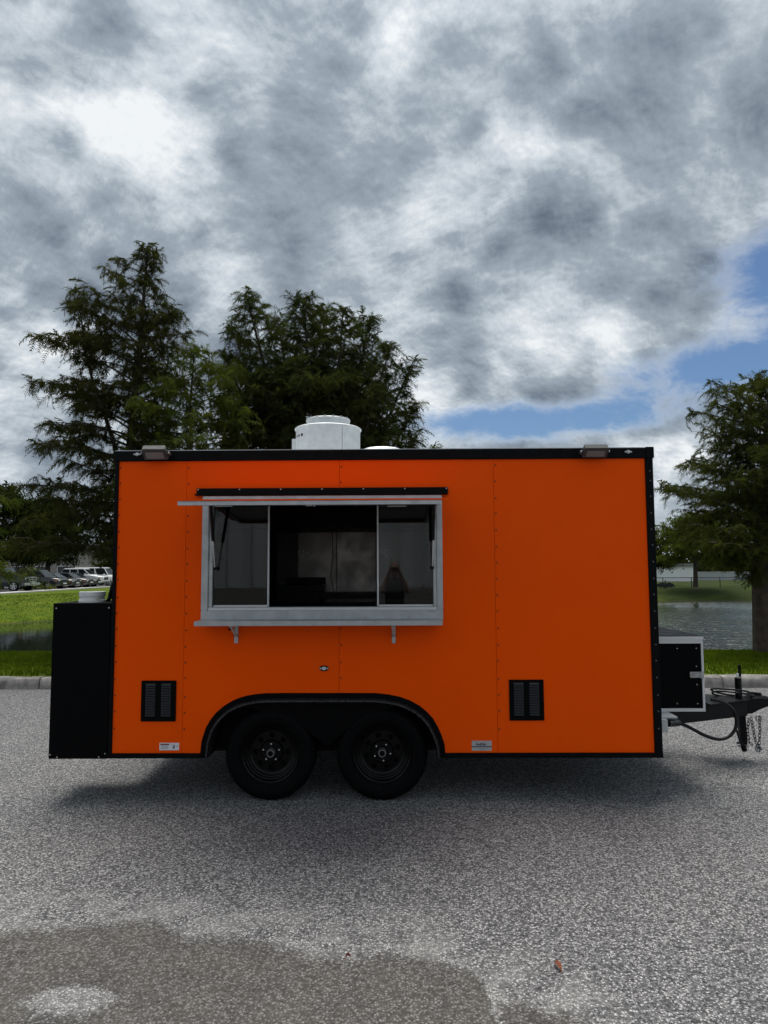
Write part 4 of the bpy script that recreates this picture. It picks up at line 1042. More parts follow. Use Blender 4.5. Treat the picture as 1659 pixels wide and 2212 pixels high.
def refine(axis, k=10):
    axis = [Vector(a) for a in axis]; seg = [(b-a).length for a, b in zip(axis, axis[1:])]; tot = sum(seg); out = []
    for i in range(k+1):
        s_ = tot*i/k
        for a, b, l_ in zip(axis, axis[1:], seg):
            if s_ <= l_+1e-6: out.append(a.lerp(b, min(1, s_/l_))+Vector((random.gauss(0, .012), random.gauss(0, .012), 0))*(0 < i < k)); break
            s_ -= l_
    return out
TG = 'cypress trees on the near bank of the pond'
# tall feathery cypress behind the rear corner of the trailer
Y1 = 13.6; zb = float(hgt(at(270, 1300, Y1).x, Y1)); tx = lambda y: np.interp(y, [530, 560, 780, 900, 1230, 1420], [318, 318, 300, 285, 268, 262])
rows = [(535, 300, 335), (580, 268, 352), (640, 228, 365), (690, 165, 376), (740, 84, 424), (790, 88, 418), (850, 82, 405), (900, 45, 380), (990, 55, 360), (1060, 70, 340), (1130, 30, 330), (1190, 20, 320), (1225, 90, 300), (1290, 220, 300), (1420, 240, 280)]
ax_ = refine(axis_px([(268, 1230), (285, 900), (300, 780), (318, 560), (320, 532)], Y1, zb))
t1 = Tree(); t1.leader(ax_, .15, prof_px(tx, Y1, rows, 1410, 532), h0=.21, nb=150, gap=.043, size=.22, droop=.32, rise=.50)
sub = refine([ax_[4]+Vector((-.1, 0, .2)), at(190, 780, Y1-.2), at(163, 618, Y1-.3)], 6)
t1.leader(sub, .05, lambda h: (.55*(1-h)+.12, .5*(1-h)+.12), h0=.45, nb=30, gap=.05, size=.20, droop=.35)
t1.finish('cypress_tree', 'tallest feathery cypress, with a pointed top and drooping boughs behind the black rear cabinet', leaf_dark, (ax_[0].x, Y1, zb), TG)
# lighter green low cypress in front of it
Y2 = 13.2; zb = float(hgt(at(415, 1300, Y2).x, Y2)); tx = lambda y: 412+0*y
rows = [(752, 400, 440), (780, 365, 470), (830, 325, 530), (880, 295, 560), (950, 275, 580), (1000, 262, 585), (1100, 262, 590), (1250, 270, 570), (1330, 350, 480)]
ax_ = refine(axis_px([(410, 1230), (410, 1000), (412, 860), (420, 748)], Y2, zb))
t2 = Tree(); t2.leader(ax_, .09, prof_px(tx, Y2, rows, 1415, 748), h0=.22, nb=120, gap=.045, size=.22, droop=.30, rise=.35)
t2.finish('cypress_tree', 'lower, lighter green cypress peeping over the trailer roof near its left flood light', leaf_mid, (ax_[0].x, Y2, zb), TG)
# broad many-topped cypress behind the exhaust fan
Y3 = 14.2; zb = float(hgt(at(690, 1300, Y3).x, Y3)); t3 = Tree()
trunk3 = [Vector((at(690, 1200, Y3).x, Y3, zb)), at(690, 1000, Y3), at(692, 880, Y3)]
t3.limb(refine(trunk3, 6), .20, .14, 9)
def top3(x, y, from_y, w_l, w_r, dy=0, nb=46, h0=.22, thin=0.0):
    a = at(692+(x-692)*.12, from_y, Y3); b = at(692+(x-692)*.72, from_y+(y-from_y)*.45, Y3+dy*.6); c_ = at(x, y, Y3+dy)
    k = Y3/FPX
    t3.leader(refine([a, b, c_], 7), .07, lambda h: (k*w_l*1.18*min(1, 1.12*max(0, 1-h)**.6+.05), k*w_r*1.12*min(1, 1.12*max(0, 1-h)**.6+.05)), h0=h0, nb=nb, gap=.040, size=.21, droop=.14, rise=.72, thin=thin)
top3(530, 630, 960, 72, 70, -.5, 62); top3(600, 690, 960, 70, 70, .6, 48); top3(655, 640, 950, 85, 80, 0, 66); top3(700, 668, 950, 75, 70, .8, 50)
top3(742, 668, 960, 70, 75, -.4, 54); top3(800, 686, 960, 80, 70, .3, 58); top3(845, 745, 990, 70, 45, -.5, 46); top3(893, 780, 1010, 75, 38, .2, 44)
top3(900, 870, 1060, 75, 28, .5, 34, .35); top3(905, 935, 1120, 80, 20, -.3, 30, .4); top3(480, 760, 1020, 55, 75, .4, 44); top3(470, 860, 1060, 60, 80, -.5, 40); top3(570, 800, 1040, 85, 85, -.9, 50); top3(640, 780, 1030, 80, 80, -.8, 50); top3(745, 800, 1040, 85, 80, -.8, 50); top3(815, 840, 1060, 80, 70, -.9, 46); top3(500, 700, 1000, 65, 60, .5, 44)
low3 = lambda h: (2.35*(1-h*.25), 1.95*(1-h*.3))
t3.leader(refine([Vector((trunk3[0].x, Y3, zb+1.0)), at(690, 870, Y3)], 6), .1, low3, h0=.2, nb=90, gap=.045, size=.23, droop=.25, rise=.40)
t3.finish('cypress_tree', 'broad dark many-topped cypress rising behind the silver roof exhaust fan', leaf_round, tuple(trunk3[0]), TG)
# sprig of a young tree just showing over the roof
Ys = 14.0; a_ = at(938, 1230, Ys); ts = Tree()
ts.leader(refine([Vector((a_.x, Ys, float(hgt(a_.x, Ys)))), at(938, 1150, Ys), at(940, 956, Ys)], 7), .025, lambda h: (.42*(1-h)+.06, .42*(1-h)+.06), h0=.25, nb=26, gap=.08, size=.16, droop=.2, rise=.6)
ts.finish('cypress_tree', 'thin young cypress whose tip just shows over the black roof rail', leaf_mid, (a_.x, Ys, float(hgt(a_.x, Ys))), TG)
# cypress on the right
Y6 = 13.4; bx6 = gnd(1652, 1405, .12).x; zb = float(hgt(bx6, Y6)); tx = lambda y: np.interp(y, [560, 1240, 1410], [1662, 1642, 1652])
rows = [(822, 1630, 1700), (850, 1590, 1745), (880, 1552, 1785), (932, 1490, 1820), (975, 1505, 1830), (1015, 1475, 1850), (1065, 1450, 1865), (1120, 1416, 1885), (1190, 1408, 1890), (1228, 1425, 1880), (1252, 1560, 1750)]
ax_ = refine(axis_px([(1643, 1230), (1646, 1050), (1656, 930), (1668, 818)], Y6, zb))
t6 = Tree(); pf = prof_px(tx, Y6, rows, 1410, 818)
t6.leader(ax_, .20, pf, h0=.285, nb=112, gap=.048, size=.18, droop=.17, rise=.50, thin=.16)
for (x_, y_, f_, wl_) in ((1590, 850, 1060, .55), (1640, 812, 1040, .5), (1545, 905, 1110, .5)):
    t6.leader(refine([at(1648, f_+70, Y6), at(.5*(x_+1648), .5*(y_+f_), Y6-.3), at(x_, y_, Y6-.4)], 6), .035, lambda h, q=wl_: (q*min(1, 1.3*(1-h)+.1), q*min(1, 1.3*(1-h)+.1)), h0=.3, nb=30, gap=.05, size=.18, droop=.14, rise=.6)
def pf2(h): l_, r_ = pf(h); return l_*.75, r_*.75
t6.leader(ax_[2:7], .03, pf2, h0=.12, nb=74, gap=.045, size=.20, droop=.18, rise=.28)
t6.finish('cypress_tree', 'spreading cypress with a thick bare trunk on the grass strip right of the trailer', leaf_open, (bx6, Y6, zb), TG)
# root flare
# left edge tree
Y5 = 17.0; a_ = at(-120, 1230, Y5); zb = WZ-.3
t5 = Tree(); t5.leader(refine([Vector((a_.x, Y5, zb)), at(-118, 1000, Y5), at(-110, 860, Y5)], 8), .14, lambda h: (1.6*(1-h)+.2, 2.05*min(1, 1.9*(1-h))+.05), h0=.40, nb=80, gap=.06, size=.26, droop=.28, rise=.3)
t5.finish('cypress_tree', 'cypress at the far left whose boughs reach in over the dark pickup', leaf_mid, (a_.x, Y5, zb), TG)

# broad trees beyond the car park and round the pond
def broad(x, y, h, w_, label, leaf=leaf_far, name='shade_tree', group=None, size=.9, nb=44, clear=.25, gap=.22):
    zb = max(float(hgt(x, y)), .0) if sdist(np.array([x]), np.array([y]))[0] > 2 else float(hgt(x, y)); t_ = Tree()
    t_.leader(refine([(x, y, zb-.1), (x+.1, y, zb+h*.5), (x-.1, y+.1, zb+h)], 7), .03*h+.03, lambda q: (w_*min(1, 2.6*(1-q)+.12)*min(1, .55+q*1.4), w_*min(1, 2.6*(1-q)+.12)*min(1, .55+q*1.4)), h0=clear, nb=nb, gap=gap, size=size, droop=.25, rise=.45, flat=1.0)
    return t_.finish(name, label, leaf, (x, y, zb), group, nl=4, lw=.13, ll=.40)
FG = 'shade trees round the car park'
broad(-36.5, 66, 9.5, 4.2, 'dark tree behind the black cars, nearest the tall cypress', group=FG)
broad(-41.0, 60, 8.5, 4.5, 'dark tree behind the pickup at the left edge', group=FG)
broad(-38, 78, 10, 4.5, 'dark tree behind the white car roofs', group=FG)
broad(-31.5, 84, 8, 3.4, 'dark tree rising beyond the last white car beside the trailer', group=FG)
far8 = gnd(1493, 1268, -.1)
broad(far8.x, far8.y-1, 6.8, 3.4, 'small tree with a slim trunk on the far bank left of the thick trunk', leaf_mid, group='trees on the far bank', size=.6, nb=50, clear=.34, gap=.15)
p_ = gnd(1424, 1263, 0); broad(p_.x-1.0, p_.y+1, 6.2, 2.8, 'dark tree on the far bank hard against the trailer corner', group='trees on the far bank', size=.6, nb=44, clear=.28, gap=.16)
# distant woods closing the horizon
Wd = []; 
for i in range(700):
    x = random.uniform(-220, 240); y = 150+random.random()*40+abs(x)*.05; h = random.uniform(4.5, 8.5)*(1 if x < 40 else .62)
    for k in range(26):
        r_ = random.gauss(0, 1); Wd.append((x+random.gauss(0, 2.2), y+random.gauss(0, 2), abs(random.gauss(.5, .3))*h))
Wd = np.array(Wd); n = len(Wd); a = rng.normal(size=(n, 3)); a /= np.linalg.norm(a, axis=1)[:, None]; b_ = np.cross(a, rng.normal(size=(n, 3))); b_ /= np.linalg.norm(b_, axis=1)[:, None]; s_ = rng.uniform(.6, 1.5, n)[:, None]
Vw = np.stack([Wd-a*s_, Wd+a*s_, Wd+b_*s_*1.2, ], 1).reshape(-1, 3)
tag(npmesh('distant_woods', Vw, np.arange(len(Vw)).reshape(-1, 3), leaf_far, kind='stuff'), 'low dark woods on the horizon', 'woods')

# ================================================================== CARS AND FAR BANKS
car_glass = M('car_glass', (0.015, 0.018, 0.02), 0.06, var=.1, spec=.8)
def paint(n, c): return M('car_paint_'+n, c, .22, var=.03, coat=.8)
navy = paint('navy', (0.012, 0.016, 0.030)); blackp = paint('black', (0.008, 0.008, 0.009)); whitep = paint('white', (.72, .73, .74)); silverp = paint('silver', (.42, .43, .44)); charcoal = paint('charcoal', (.035, .037, .04))
lampw = M('head_lamp', (.7, .7, .68), .15, var=.2, vscale=40); lampr = M('tail_lamp', (.35, .01, .01), .2); lampo = M('amber_lamp', (.7, .22, .03), .2); alloy = M('alloy', (.55, .56, .57), .3, metal=.7)
def car(name, label, kind, pm, x, y, yaw=0.0, group='cars parked across the pond', z=.03):
    root = thing(name, (0, 0, 0), label, 'pickup truck' if kind == 'pickup' else 'car', group, local=True)
    dims = {'sedan': (4.75, .91, .98, 1.46, .33, (-1.9, .95, -1.15, .15)), 'suv': (4.8, .95, 1.10, 1.76, .36, (-2.2, 1.05, -1.85, .25)), 'pickup': (5.8, 1.0, 1.22, 1.92, .41, (-.75, 1.35, -.55, .65)), 'van': (5.2, .98, 1.15, 2.0, .36, (-2.5, 1.5, -2.35, .9))}[kind]
    L_, hw, belt, H_, wr, (g0, g1, r0, r1) = dims; hL = L_/2; gc = .26 if kind != 'pickup' else .42
    nose = belt-.16 if kind in ('sedan', 'suv', 'van') else belt-.04
    st = [(-hL, gc+.12, belt-.12, .84), (-hL+.10, gc, belt-.03, .94), (-hL+.6, gc-.02, belt, 1), (g0, gc-.04, belt, 1), (0, gc-.05, belt, 1), (g1, gc-.04, belt-.01, 1), (hL-.75, gc-.02, (belt+nose)/2, 1), (hL-.18, gc, nose, .95), (hL, gc+.10, nose-.16, .82)]
    mb = MB()
    for sx_, z0, z1, k in st:
        w_ = hw*k; zm = z0+(z1-z0)*.55
        for yy, zz2 in ((-w_*.93, z0), (-w_, z0+.16), (-w_*1.0, zm), (-w_*.95, z1-.05), (-w_*.86, z1), (w_*.86, z1), (w_*.95, z1-.05), (w_*1.0, zm), (w_, z0+.16), (w_*.93, z0)): mb.v.append((sx_, yy, zz2))
    for i in range(len(st)-1):
        for k in range(10): a_, b2 = i*10+k, i*10+(k+1) % 10; mb.f.append((a_, b2, b2+10, a_+10))
    mb.f.append(tuple(range(10))); mb.f.append(tuple((len(st)-1)*10+k for k in reversed(range(10))))
    if kind == 'pickup':                            # open bed behind the cab
        mb.box((-hL+.08, -hw*.80, belt-.5), (g0-.05, hw*.80, belt-.45))
    mb.build('body', pm, root, smooth=True, local=True)
    bw, rw = hw*.86, hw*.66
    c = MB(); q0 = [(g0, -bw, belt-.01), (g1, -bw, belt-.01), (g1, bw, belt-.01), (g0, bw, belt-.01)]
    q1 = [(r0, -rw, H_-.04), (r1, -rw, H_-.04), (r1, rw, H_-.04), (r0, rw, H_-.04)]
    q2 = [(r0+.12, -rw*.85, H_), (r1-.15, -rw*.85, H_), (r1-.15, rw*.85, H_), (r0+.12, rw*.85, H_)]
    c.add(q0+q1+q2, [(0, 1, 5, 4), (1, 2, 6, 5), (2, 3, 7, 6), (3, 0, 4, 7), (4, 5, 9, 8), (5, 6, 10, 9), (6, 7, 11, 10), (7, 4, 8, 11), (8, 9, 10, 11)])
    c.build('cabin', pm, root, local=True, bevel=.03)
    def quad(a, b, c_, d, m, nm, i0=.06, i1=.10, off=.012):
        a, b, c_, d = map(Vector, (a, b, c_, d)); cen = (a+b+c_+d)/4; nrm = (b-a).cross(d-a).normalized()
        lerp = lambda u, v: (a*(1-u)+b*u)*(1-v)+(d*(1-u)+c_*u)*v
        p = [lerp(u, v)+nrm*off for u, v in ((i0, i1), (1-i0, i1), (1-i0, 1-i1), (i0, 1-i1))]
        MB().add(p+[v_-nrm*.02 for v_ in p], [(0, 1, 2, 3), (7, 6, 5, 4), (0, 4, 5, 1), (1, 5, 6, 2), (2, 6, 7, 3), (3, 7, 4, 0)]).build(nm, m, root, local=True)
    for s_ in (0, 1):
        A, B, C_, Dq = (q0[0], q0[1], q1[1], q1[0]) if s_ == 0 else (q0[2], q0[3], q1[3], q1[2])
        A, B, C_, Dq = map(Vector, (A, B, C_, Dq)); ns = 2 if kind != 'suv' and kind != 'van' else 3
        for j in range(ns): quad(A.lerp(B, j/ns), A.lerp(B, (j+1)/ns), Dq.lerp(C_, (j+1)/ns), Dq.lerp(C_, j/ns), car_glass, 'side_window')
    quad(q0[1], q0[2], q1[2], q1[1], car_glass, 'windscreen'); quad(q0[3], q0[0], q1[0], q1[3], car_glass, 'rear_window')
    zl = nose-.24
    for s_ in (-1, 1):
        MB().box((hL-.14, s_*hw*.52, zl), (hL-.02, s_*hw*.86, zl+.15)).build('headlight', lampw, root, local=True, bevel=.03)
        MB().box((-hL-.005, s_*hw*.6, belt-.34), (-hL+.1, s_*hw*.85, belt-.14)).build('tail_light', lampr, root, local=True, bevel=.02)
        MB().box((hL-.36, s_*(hw*.93), zl+.02), (hL-.2, s_*(hw*.97), zl+.12)).build('side_marker', lampo, root, local=True, bevel=.01)
        MB().box((g1-.45, s_*hw*.98, belt+.02), (g1-.3, s_*(hw+.17), belt+.17)).build('wing_mirror', pm, root, local=True, bevel=.03)
    gr_ = MB(); gr_.box((hL-.06, -hw*.46, zl-.16), (hL+.012, hw*.46, zl+.14)); gr0 = gr_.build('grille', ink_black, root, local=True, bevel=.02)
    if kind == 'pickup':
        fr_ = MB(); frame_ringx(fr_, (-hw*.5, zl-.2, hw*.5, zl+.19), .07, hL+.005, hL+.04); fr_.box((hL+.006, -.03, zl-.13), (hL+.038, .03, zl+.12)); fr_.box((hL+.007, -hw*.43, zl-.03), (hL+.036, -.031, zl+.02)); fr_.box((hL+.007, .031, zl-.03), (hL+.036, hw*.43, zl+.02))
        fr_.build('grille_surround', alloy, root, local=True)
        MB().box((hL-.1, -hw*.97, gc+.06), (hL+.13, hw*.97, gc+.27)).build('bumper', alloy, root, local=True, bevel=.05)
    else:
        MB().box((hL-.14, -hw*.8, gc+.05), (hL+.02, hw*.8, gc+.18)).build('bumper', ink_black, root, local=True, bevel=.04)
    MB().box((hL+.021, -.26, gc+.2), (hL+.035, .26, gc+.31)).build('number_plate', sticker_white, root, local=True)
    for wx_ in (-hL+.95, hL-.98):
        for s_ in (-1, 1):
            wy = s_*(hw-.10); o_ = s_
            wt = MB().lathe([(wr*.62, o_*.10), (wr*.9, o_*.115), (wr, o_*.08), (wr, -o_*.10), (wr*.6, -o_*.1)], 22, 'y', (wx_, wy, wr)).build('wheel', rubber, root, local=True, smooth=True)
            rm = MB().lathe([(wr*.66, o_*.112), (wr*.60, o_*.07), (.0, o_*.06)], 22, 'y', (wx_, wy, wr))
            rm.build('rim_back', ink_black, wt, local=True)
            sp_ = MB(); sp_.lathe([(wr*.68, o_*.118), (wr*.60, o_*.118), (wr*.60, o_*.10)], 22, 'y', (wx_, wy, wr)); sp_.lathe([(wr*.16, o_*.10), (0, o_*.115)], 10, 'y', (wx_, wy, wr))
            for k in range(5):
                an = 2*math.pi*k/5+.3; e = Vector((math.cos(an), 0, math.sin(an))); cc = Vector((wx_, wy+o_*.10, wr)); sp_.bar(cc+e*wr*.1, cc+e*wr*.62, .02, wr*.24, up=(-e.z, 0, e.x))
            sp_.build('rim', alloy, wt, local=True)
            MB().lathe([(wr*1.18, o_*.02), (wr*1.18, o_*.101)], 22, 'y', (wx_, wy, wr+.02)).build('wheel_arch', ink_black, root, local=True)
    root.location = (x, y, z); root.rotation_euler = (0, 0, yaw)
    return root
def frame_ringx(mb, o, e, x0, x1):
    y0, z0, y1, z1 = o
    mb.box((x0, y0, z1-e), (x1, y1, z1)); mb.box((x0, y0, z0), (x1, y1, z0+e)); mb.box((x0, y0, z0+e), (x1, y0+e, z1-e)); mb.box((x0, y1-e, z0+e), (x1, y1, z1-e))
XF = -29.6
def front_at(px, dist_x=XF):                     # depth at which a car nose standing on x = XF shows at that picture column
    d = ray(px, 1250); return d.y*dist_x/d.x
car('parked_car', 'dark navy pickup truck with a chrome grille, leftmost of the parked vehicles', 'pickup', navy, XF-2.9, front_at(64)+.8, R(-6))
car('parked_car', 'black estate car with amber marker lamp, next right of the pickup', 'suv', blackp, XF-2.4, front_at(136)+.7, R(-7))
car('parked_car', 'black saloon with a pale bonnet glare, between the black estate car and the charcoal saloon', 'sedan', blackp, XF-2.4, front_at(164)+.6, R(-4))
car('parked_car', 'charcoal saloon parked in front of the white people carrier', 'sedan', charcoal, XF-2.4, front_at(196)+.5, R(-5))
car('parked_car', 'small black saloon right of the charcoal saloon', 'sedan', blackp, XF-2.4, front_at(213)+.4, R(-3))
car('parked_car', 'tall white people carrier standing behind the dark saloons', 'suv', whitep, XF-2.2, front_at(222)+.6, R(-5), z=.16)
car('parked_car', 'white van nearest the rear corner of the trailer', 'van', whitep, XF-1.6, front_at(233)+1.5, R(-4), z=.03)
# low planting between the pickup and the estate car
def shrub(x, y, r, h, label):
    t_ = Tree()
    for k in range(150):
        a = random.uniform(0, 6.28); q = random.random()**.5; p = Vector((x+math.cos(a)*q*r, y+math.sin(a)*q*r*.7, h*random.random()*(1-q*q*.6)))
        t_.spray(p, Vector((math.cos(a)*.6, math.sin(a)*.6, .8)).normalized(), .26)
    t_.wood.tube([(x, y, -.05), (x, y, h*.5)], [.04, .02], 6)
    o = t_.finish('shrub', label, leaf_mid, (x, y, 0), None, nl=4, lw=.14, ll=.4); o['category'] = 'shrub'; return o
y_ = front_at(100); shrub(XF-.6, y_, 1.3, .75, 'low green shrub between the pickup and the black estate car')

# buildings beyond the car park and beyond the fence
bw1 = M('beige_wall', (.30, .28, .25), .85, var=.06, vscale=.6); bw2 = M('white_wall', (.86, .87, .87), .8, var=.04, vscale=.4); roofm = M('grey_roof', (.22, .22, .22), .8); glassb = M('dark_window', (.02, .024, .028), .1)
ribm = M('ribbed_metal', (.66, .69, .72), .5, var=.05)
def building(label, x0, y0, x1, y1, h, wall, nwin, floors=1, face='y', z=0.0, name='building', door=True):
    root = thing(name, ((x0+x1)/2, (y0+y1)/2, z), label, 'building')
    MB().box((x0, y0, z-.3), (x1, y1, z+h)).build('wall', wall, root)
    MB().box((x0-.3, y0-.3, z+h+.002), (x1+.3, y1+.3, z+h+.35)).build('roof', roofm, root)
    n = nwin; W_ = (x1-x0)/n
    for f_ in range(floors):
        for i in range(n):
            a = x0+W_*(i+.22); b = x0+W_*(i+.78); zz0 = z+.9+f_*3; yy = y0
            wd = MB().box((a, yy-.06, zz0), (b, yy-.003, zz0+1.4)).build('window', alu_bright, root)
            MB().box((a+.08, yy-.065, zz0+.08), (b-.08, yy-.0605, zz0+1.32)).build('pane', glassb, wd)
    if door: MB().box((x0+W_*.02, y0-.05, z), (x0+W_*.18, y0-.004, z+2.1)).build('door', roofm, root)
    return root
pA = at(22, 1240, 95); pB = at(128, 1240, 95)
building('beige low building half hidden by trees behind the parked cars', pA.x-9, 95, pB.x+2, 106, 4.2, bw1, 6, z=0)
pA = at(1418, 1240, 92); pB = at(1500, 1240, 92)
building('low white building seen between the trees beyond the far bank', pA.x-6, 92, pB.x, 104, 1.9, bw2, 1, floors=0, door=False, z=0)
gA = at(1492, 1255, 98); gB = at(1659, 1255, 98)
gw = thing('boundary_wall', (gA.x+20, 98, 0), 'long pale grey wall behind the chain-link fence on the right', 'wall')
MB().box((gA.x, 98, -.3), (gB.x+30, 98.3, 1.05)).build('wall_face', M('pale_grey_wall', (.42, .44, .46), .8, var=.06), gw); MB().box((gA.x-.1, 97.95, 1.052), (gB.x+30.1, 98.35, 1.16)).build('coping', pale_concrete, gw)

# chain-link fence on the far bank
YF = 68.5; pz = float(hgt(30, YF))
x0 = at(983*.28+2560 > 0 and (2560+983*.2797)/1.8228, 1255, YF).x; x1 = at((2560+1385*.2797)/1.8228, 1255, YF).x; dxp = x1-x0
fz1 = at(1560, 1247.5, YF).z
fn = thing('chain_link_fence', (x0, YF, pz), 'dark chain-link fence running along the top of the far bank', 'fence')
fx0, fx1 = x0-dxp*5, x0+dxp*8
fpm = M('fence_paint', (.03, .035, .034), .5)
p0_ = MB().tube([(x0, YF, pz-.1), (x0, YF, fz1+.04)], .04, 8).build('post', fpm, fn)
for i in list(range(-5, 0))+list(range(1, 9)): dup(p0_, fn, (x0+dxp*i, YF, WO[p0_.name].z))
MB().tube([(fx0, YF, fz1), (fx1, YF, fz1)], .03, 6).build('top_rail', fpm, fn)
wm_ = MB(); hF = fz1-pz
n = int((fx1-fx0)/.22)
for i in range(n):
    xa = fx0+i*.22
    for s_ in (1, -1):
        wm_.bar((xa, YF+.02, pz if s_ > 0 else fz1), (xa+hF, YF+.02, fz1 if s_ > 0 else pz), .005, .005)
wm_.build('wire_mesh', fpm, fn, kind='stuff')

# dark bird spreading its wings at the far water's edge
bp_ = gnd(1438, 1316.5-50, -.75); by = 60.5; bc = at(1437.5, 1317-0, by) if False else at(1437.5, 1270, 63.6)
bz = bc.z
bm_ = MB()
secs = [(-.34, .01), (-.26, .05), (-.08, .11), (.10, .12), (.22, .07), (.30, .05), (.38, .055), (.44, .02)]
bm_.lathe([(r_, s_) for s_, r_ in secs], 10, 'z', (bc.x, 63.6, bz+.25))
bird = bm_.build('bird', M('dark_feather', (.012, .012, .013), .7), smooth=True)
tag(bird, 'dark water bird with spread wings on the far bank beside the trailer corner', 'bird')
for s_ in (-1, 1):
    wg = MB(); pts = [(.06, .42), (.35, .50), (.72, .34), (.86, .12), (.62, .10), (.45, .02), (.28, .08), (.08, .02)]
    P_ = [(bc.x+s_*x, z) for x, z in [(p[0], bz+p[1]) for p in pts]]; wg.prism(P_, 63.56, 63.60); wg.build('wing', MATS['dark_feather'], bird)

# dead leaves on the road
lf = M('dead_leaf', (.20, .065, .03), .7, var=.3, vscale=60)
def leaf_on_road(px, py, size, ang, label, mat):
    c = gnd(px, py); mb = MB(); n = 9
    for i in range(n):
        t_ = i/(n-1); w_ = size*.26*math.sin(math.pi*min(1, t_*.93+.05))**.8
        for s_ in (-1, 0, 1):
            x, y, z = (t_-.5)*size*1.6, s_*w_, .006+abs(s_)*.010+.012*math.sin(t_*3.1)
            mb.v.append((c.x+x*math.cos(ang)-y*math.sin(ang), c.y+x*math.sin(ang)+y*math.cos(ang), z))
    for i in range(n-1):
        for k in range(2): a = i*3+k; mb.f.append((a, a+1, a+4, a+3))
    mb.bar((c.x-math.cos(ang)*size*.8, c.y-math.sin(ang)*size*.8, .008), (c.x-math.cos(ang)*size*1.15, c.y-math.sin(ang)*size*1.15, .010), .003, .003)
    tag(mb.build('dead_leaf', mat, smooth=True), label, 'leaf')
leaf_on_road(1205, 2093, .045, R(100), 'curled brown dead leaf on the pale patch of road, lower right', lf)
leaf_on_road(752, 2073, .015, R(20), 'tiny red dead leaf on the rim of the damp stain', M('red_leaf', (.22, .03, .02), .6))

# ================================================================== THE PHOTOGRAPHER AND THE BUILDING SHE STANDS BEFORE (seen mirrored in the panes)
def skin_body(name, joints, bones, mat, parent, sub=2, root=0):
    me = bpy.data.meshes.new(name); me.from_pydata([j[0] for j in joints], bones, []); o = bpy.data.objects.new(name, me); COL.objects.link(o)
    sk_ = o.modifiers.new('skin', 'SKIN'); sk_.use_smooth_shade = True
    for v, j in zip(me.skin_vertices[0].data, joints): v.radius = (j[1], j[2] if len(j) > 2 else j[1]); v.use_root = False
    me.skin_vertices[0].data[root].use_root = True
    ss = o.modifiers.new('sub', 'SUBSURF'); ss.levels = sub; ss.render_levels = sub
    dg = bpy.context.evaluated_depsgraph_get(); m2 = bpy.data.meshes.new_from_object(o.evaluated_get(dg)); bpy.data.objects.remove(o); bpy.data.meshes.remove(me)
    m2.name = name; m2.materials.clear(); m2.materials.append(mat); m2.polygons.foreach_set('use_smooth', [True]*len(m2.polygons))
    o = bpy.data.objects.new(name, m2); COL.objects.link(o); return place(o, Vector((0, 0, 0)), parent)
k = CAMH-1.56                                     # phone held at eye height
px0, py0 = .03, -.46
per = thing('person', (px0, py0, 0), 'person in dark sleeveless clothes holding up a phone, mirrored in the right window pane', 'person')
WO[per.name] = Vector((0, 0, 0)); per.location = (0, 0, 0)
J = [((px0, py0, 1.03), .13, .11), ((px0, py0, 1.21), .115, .095), ((px0, py0+.01, 1.40), .14, .10), ((px0, py0+.01, 1.52), .075, .06), ((px0, py0+.02, 1.59), .052), ((px0, py0+.035, 1.67), .078, .09), ((px0, py0+.03, 1.77), .072, .085), ((px0, py0+.02, 1.835), .03),
     ((px0-.16, py0+.01, 1.50), .052), ((px0-.20, py0+.17, 1.34), .042), ((px0-.085, py0+.36, 1.50+k), .027), ((px0-.075, py0+.395, 1.545+k), .024),
     ((px0+.16, py0+.01, 1.50), .052), ((px0+.21, py0+.17, 1.34), .042), ((px0+.085, py0+.36, 1.50+k), .027), ((px0+.075, py0+.395, 1.545+k), .024),
     ((px0-.10, py0, .93), .095), ((px0-.11, py0+.01, .52), .062), ((px0-.11, py0-.02, .09), .042), ((px0-.12, py0+.12, .035), .035),
     ((px0+.10, py0, .93), .095), ((px0+.11, py0+.02, .52), .062), ((px0+.11, py0-.01, .09), .042), ((px0+.12, py0+.13, .035), .035)]
B = [(0, 1), (1, 2), (2, 3), (3, 4), (4, 5), (5, 6), (6, 7), (3, 8), (8, 9), (9, 10), (10, 11), (3, 12), (12, 13), (13, 14), (14, 15), (0, 16), (16, 17), (17, 18), (18, 19), (0, 20), (20, 21), (21, 22), (22, 23)]
body = skin_body('body', J, B, skin, per)
for s_ in (-1, 1):                                # fingers closing round the phone
    for f_ in range(4):
        zf_ = 1.525+k+.022*f_; bx_ = px0+s_*.078
        skin_body('finger', [((bx_, py0+.39, zf_), .0085), ((bx_+s_*.004, py0+.425, zf_+.006), .008), ((bx_-s_*.012, py0+.437, zf_+.008), .0075), ((bx_-s_*.032, py0+.436, zf_+.009), .006)], [(0, 1), (1, 2), (2, 3)], skin, body, 1)
    skin_body('thumb', [((px0+s_*.07, py0+.385, 1.53+k), .010), ((px0+s_*.055, py0+.40, 1.565+k), .009), ((px0+s_*.036, py0+.405, 1.59+k), .0075)], [(0, 1), (1, 2)], skin, body, 1)
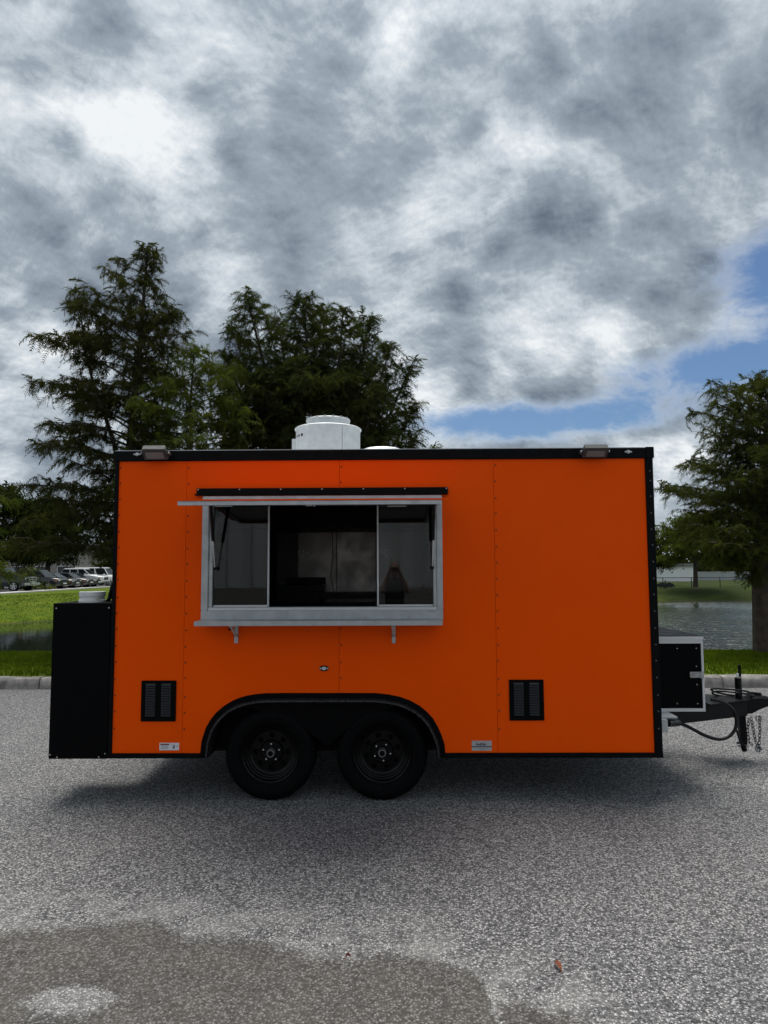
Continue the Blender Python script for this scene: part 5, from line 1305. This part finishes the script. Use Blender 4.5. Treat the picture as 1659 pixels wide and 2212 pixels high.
top_ = [((px0, py0, .84), .20, .17), ((px0, py0, 1.03), .18, .155), ((px0, py0, 1.21), .158, .14), ((px0, py0+.01, 1.40), .185, .15), ((px0, py0+.01, 1.535), .125, .11), ((px0, py0+.015, 1.58), .075, .075), ((px0-.15, py0+.01, 1.50), .075), ((px0+.15, py0+.01, 1.50), .075)]
skin_body('dark_top', top_, [(0, 1), (1, 2), (2, 3), (3, 4), (4, 5), (4, 6), (4, 7)], dress, per)
skin_body('trousers', [((px0, py0, .95), .15, .13), ((px0-.10, py0, .86), .105), ((px0-.11, py0+.01, .50), .075), ((px0-.11, py0-.02, .14), .06), ((px0+.10, py0, .86), .105), ((px0+.11, py0+.02, .50), .075), ((px0+.11, py0-.01, .14), .06)], [(0, 1), (1, 2), (2, 3), (0, 4), (4, 5), (5, 6)], dress, per)
skin_body('hair', [((px0, py0-.03, 1.57), .07, .05), ((px0, py0, 1.69), .085, .085), ((px0, py0+.005, 1.80), .08, .085)], [(0, 1), (1, 2)], hairm, per)
skin_body('nose', [((px0, py0+.115, 1.71), .010), ((px0, py0+.135, 1.675), .014)], [(0, 1)], skin, body, 1)
ph = tag(MB().box((px0-.075, py0+.405, CAMH-.045), (px0+.075, py0+.4145, CAMH+.03)).build('phone', black_gloss, bevel=.004), 'black phone held up in both hands, mirrored in the right window pane', 'phone')

bb = building('pale ribbed building behind the photographer, mirrored in the left window pane', -46, -70, 4, -56, 7.5, ribm, 5, 1, name='building', door=False)
for ch in list(bb.children):
    if ch.name.startswith('window'):
        for c2_ in list(ch.children): bpy.data.objects.remove(c2_)
        bpy.data.objects.remove(ch)
r0_ = MB().box((-46.2, -56, -.2), (-45.5, -55.6, 7.5)).build('rib', alu_bright, bb)
for i in range(1, 22): dup(r0_, bb, (-45.85+i*2.3, -55.8, 3.65))
wf = MB().box((-9.5, -55.97, 3.0), (-7.5, -55.5, 6.6)).build('window', alu_bright, bb); MB().box((-9.4, -55.49, 3.1), (-7.6, -55.45, 6.5)).build('pane', glassb, wf)
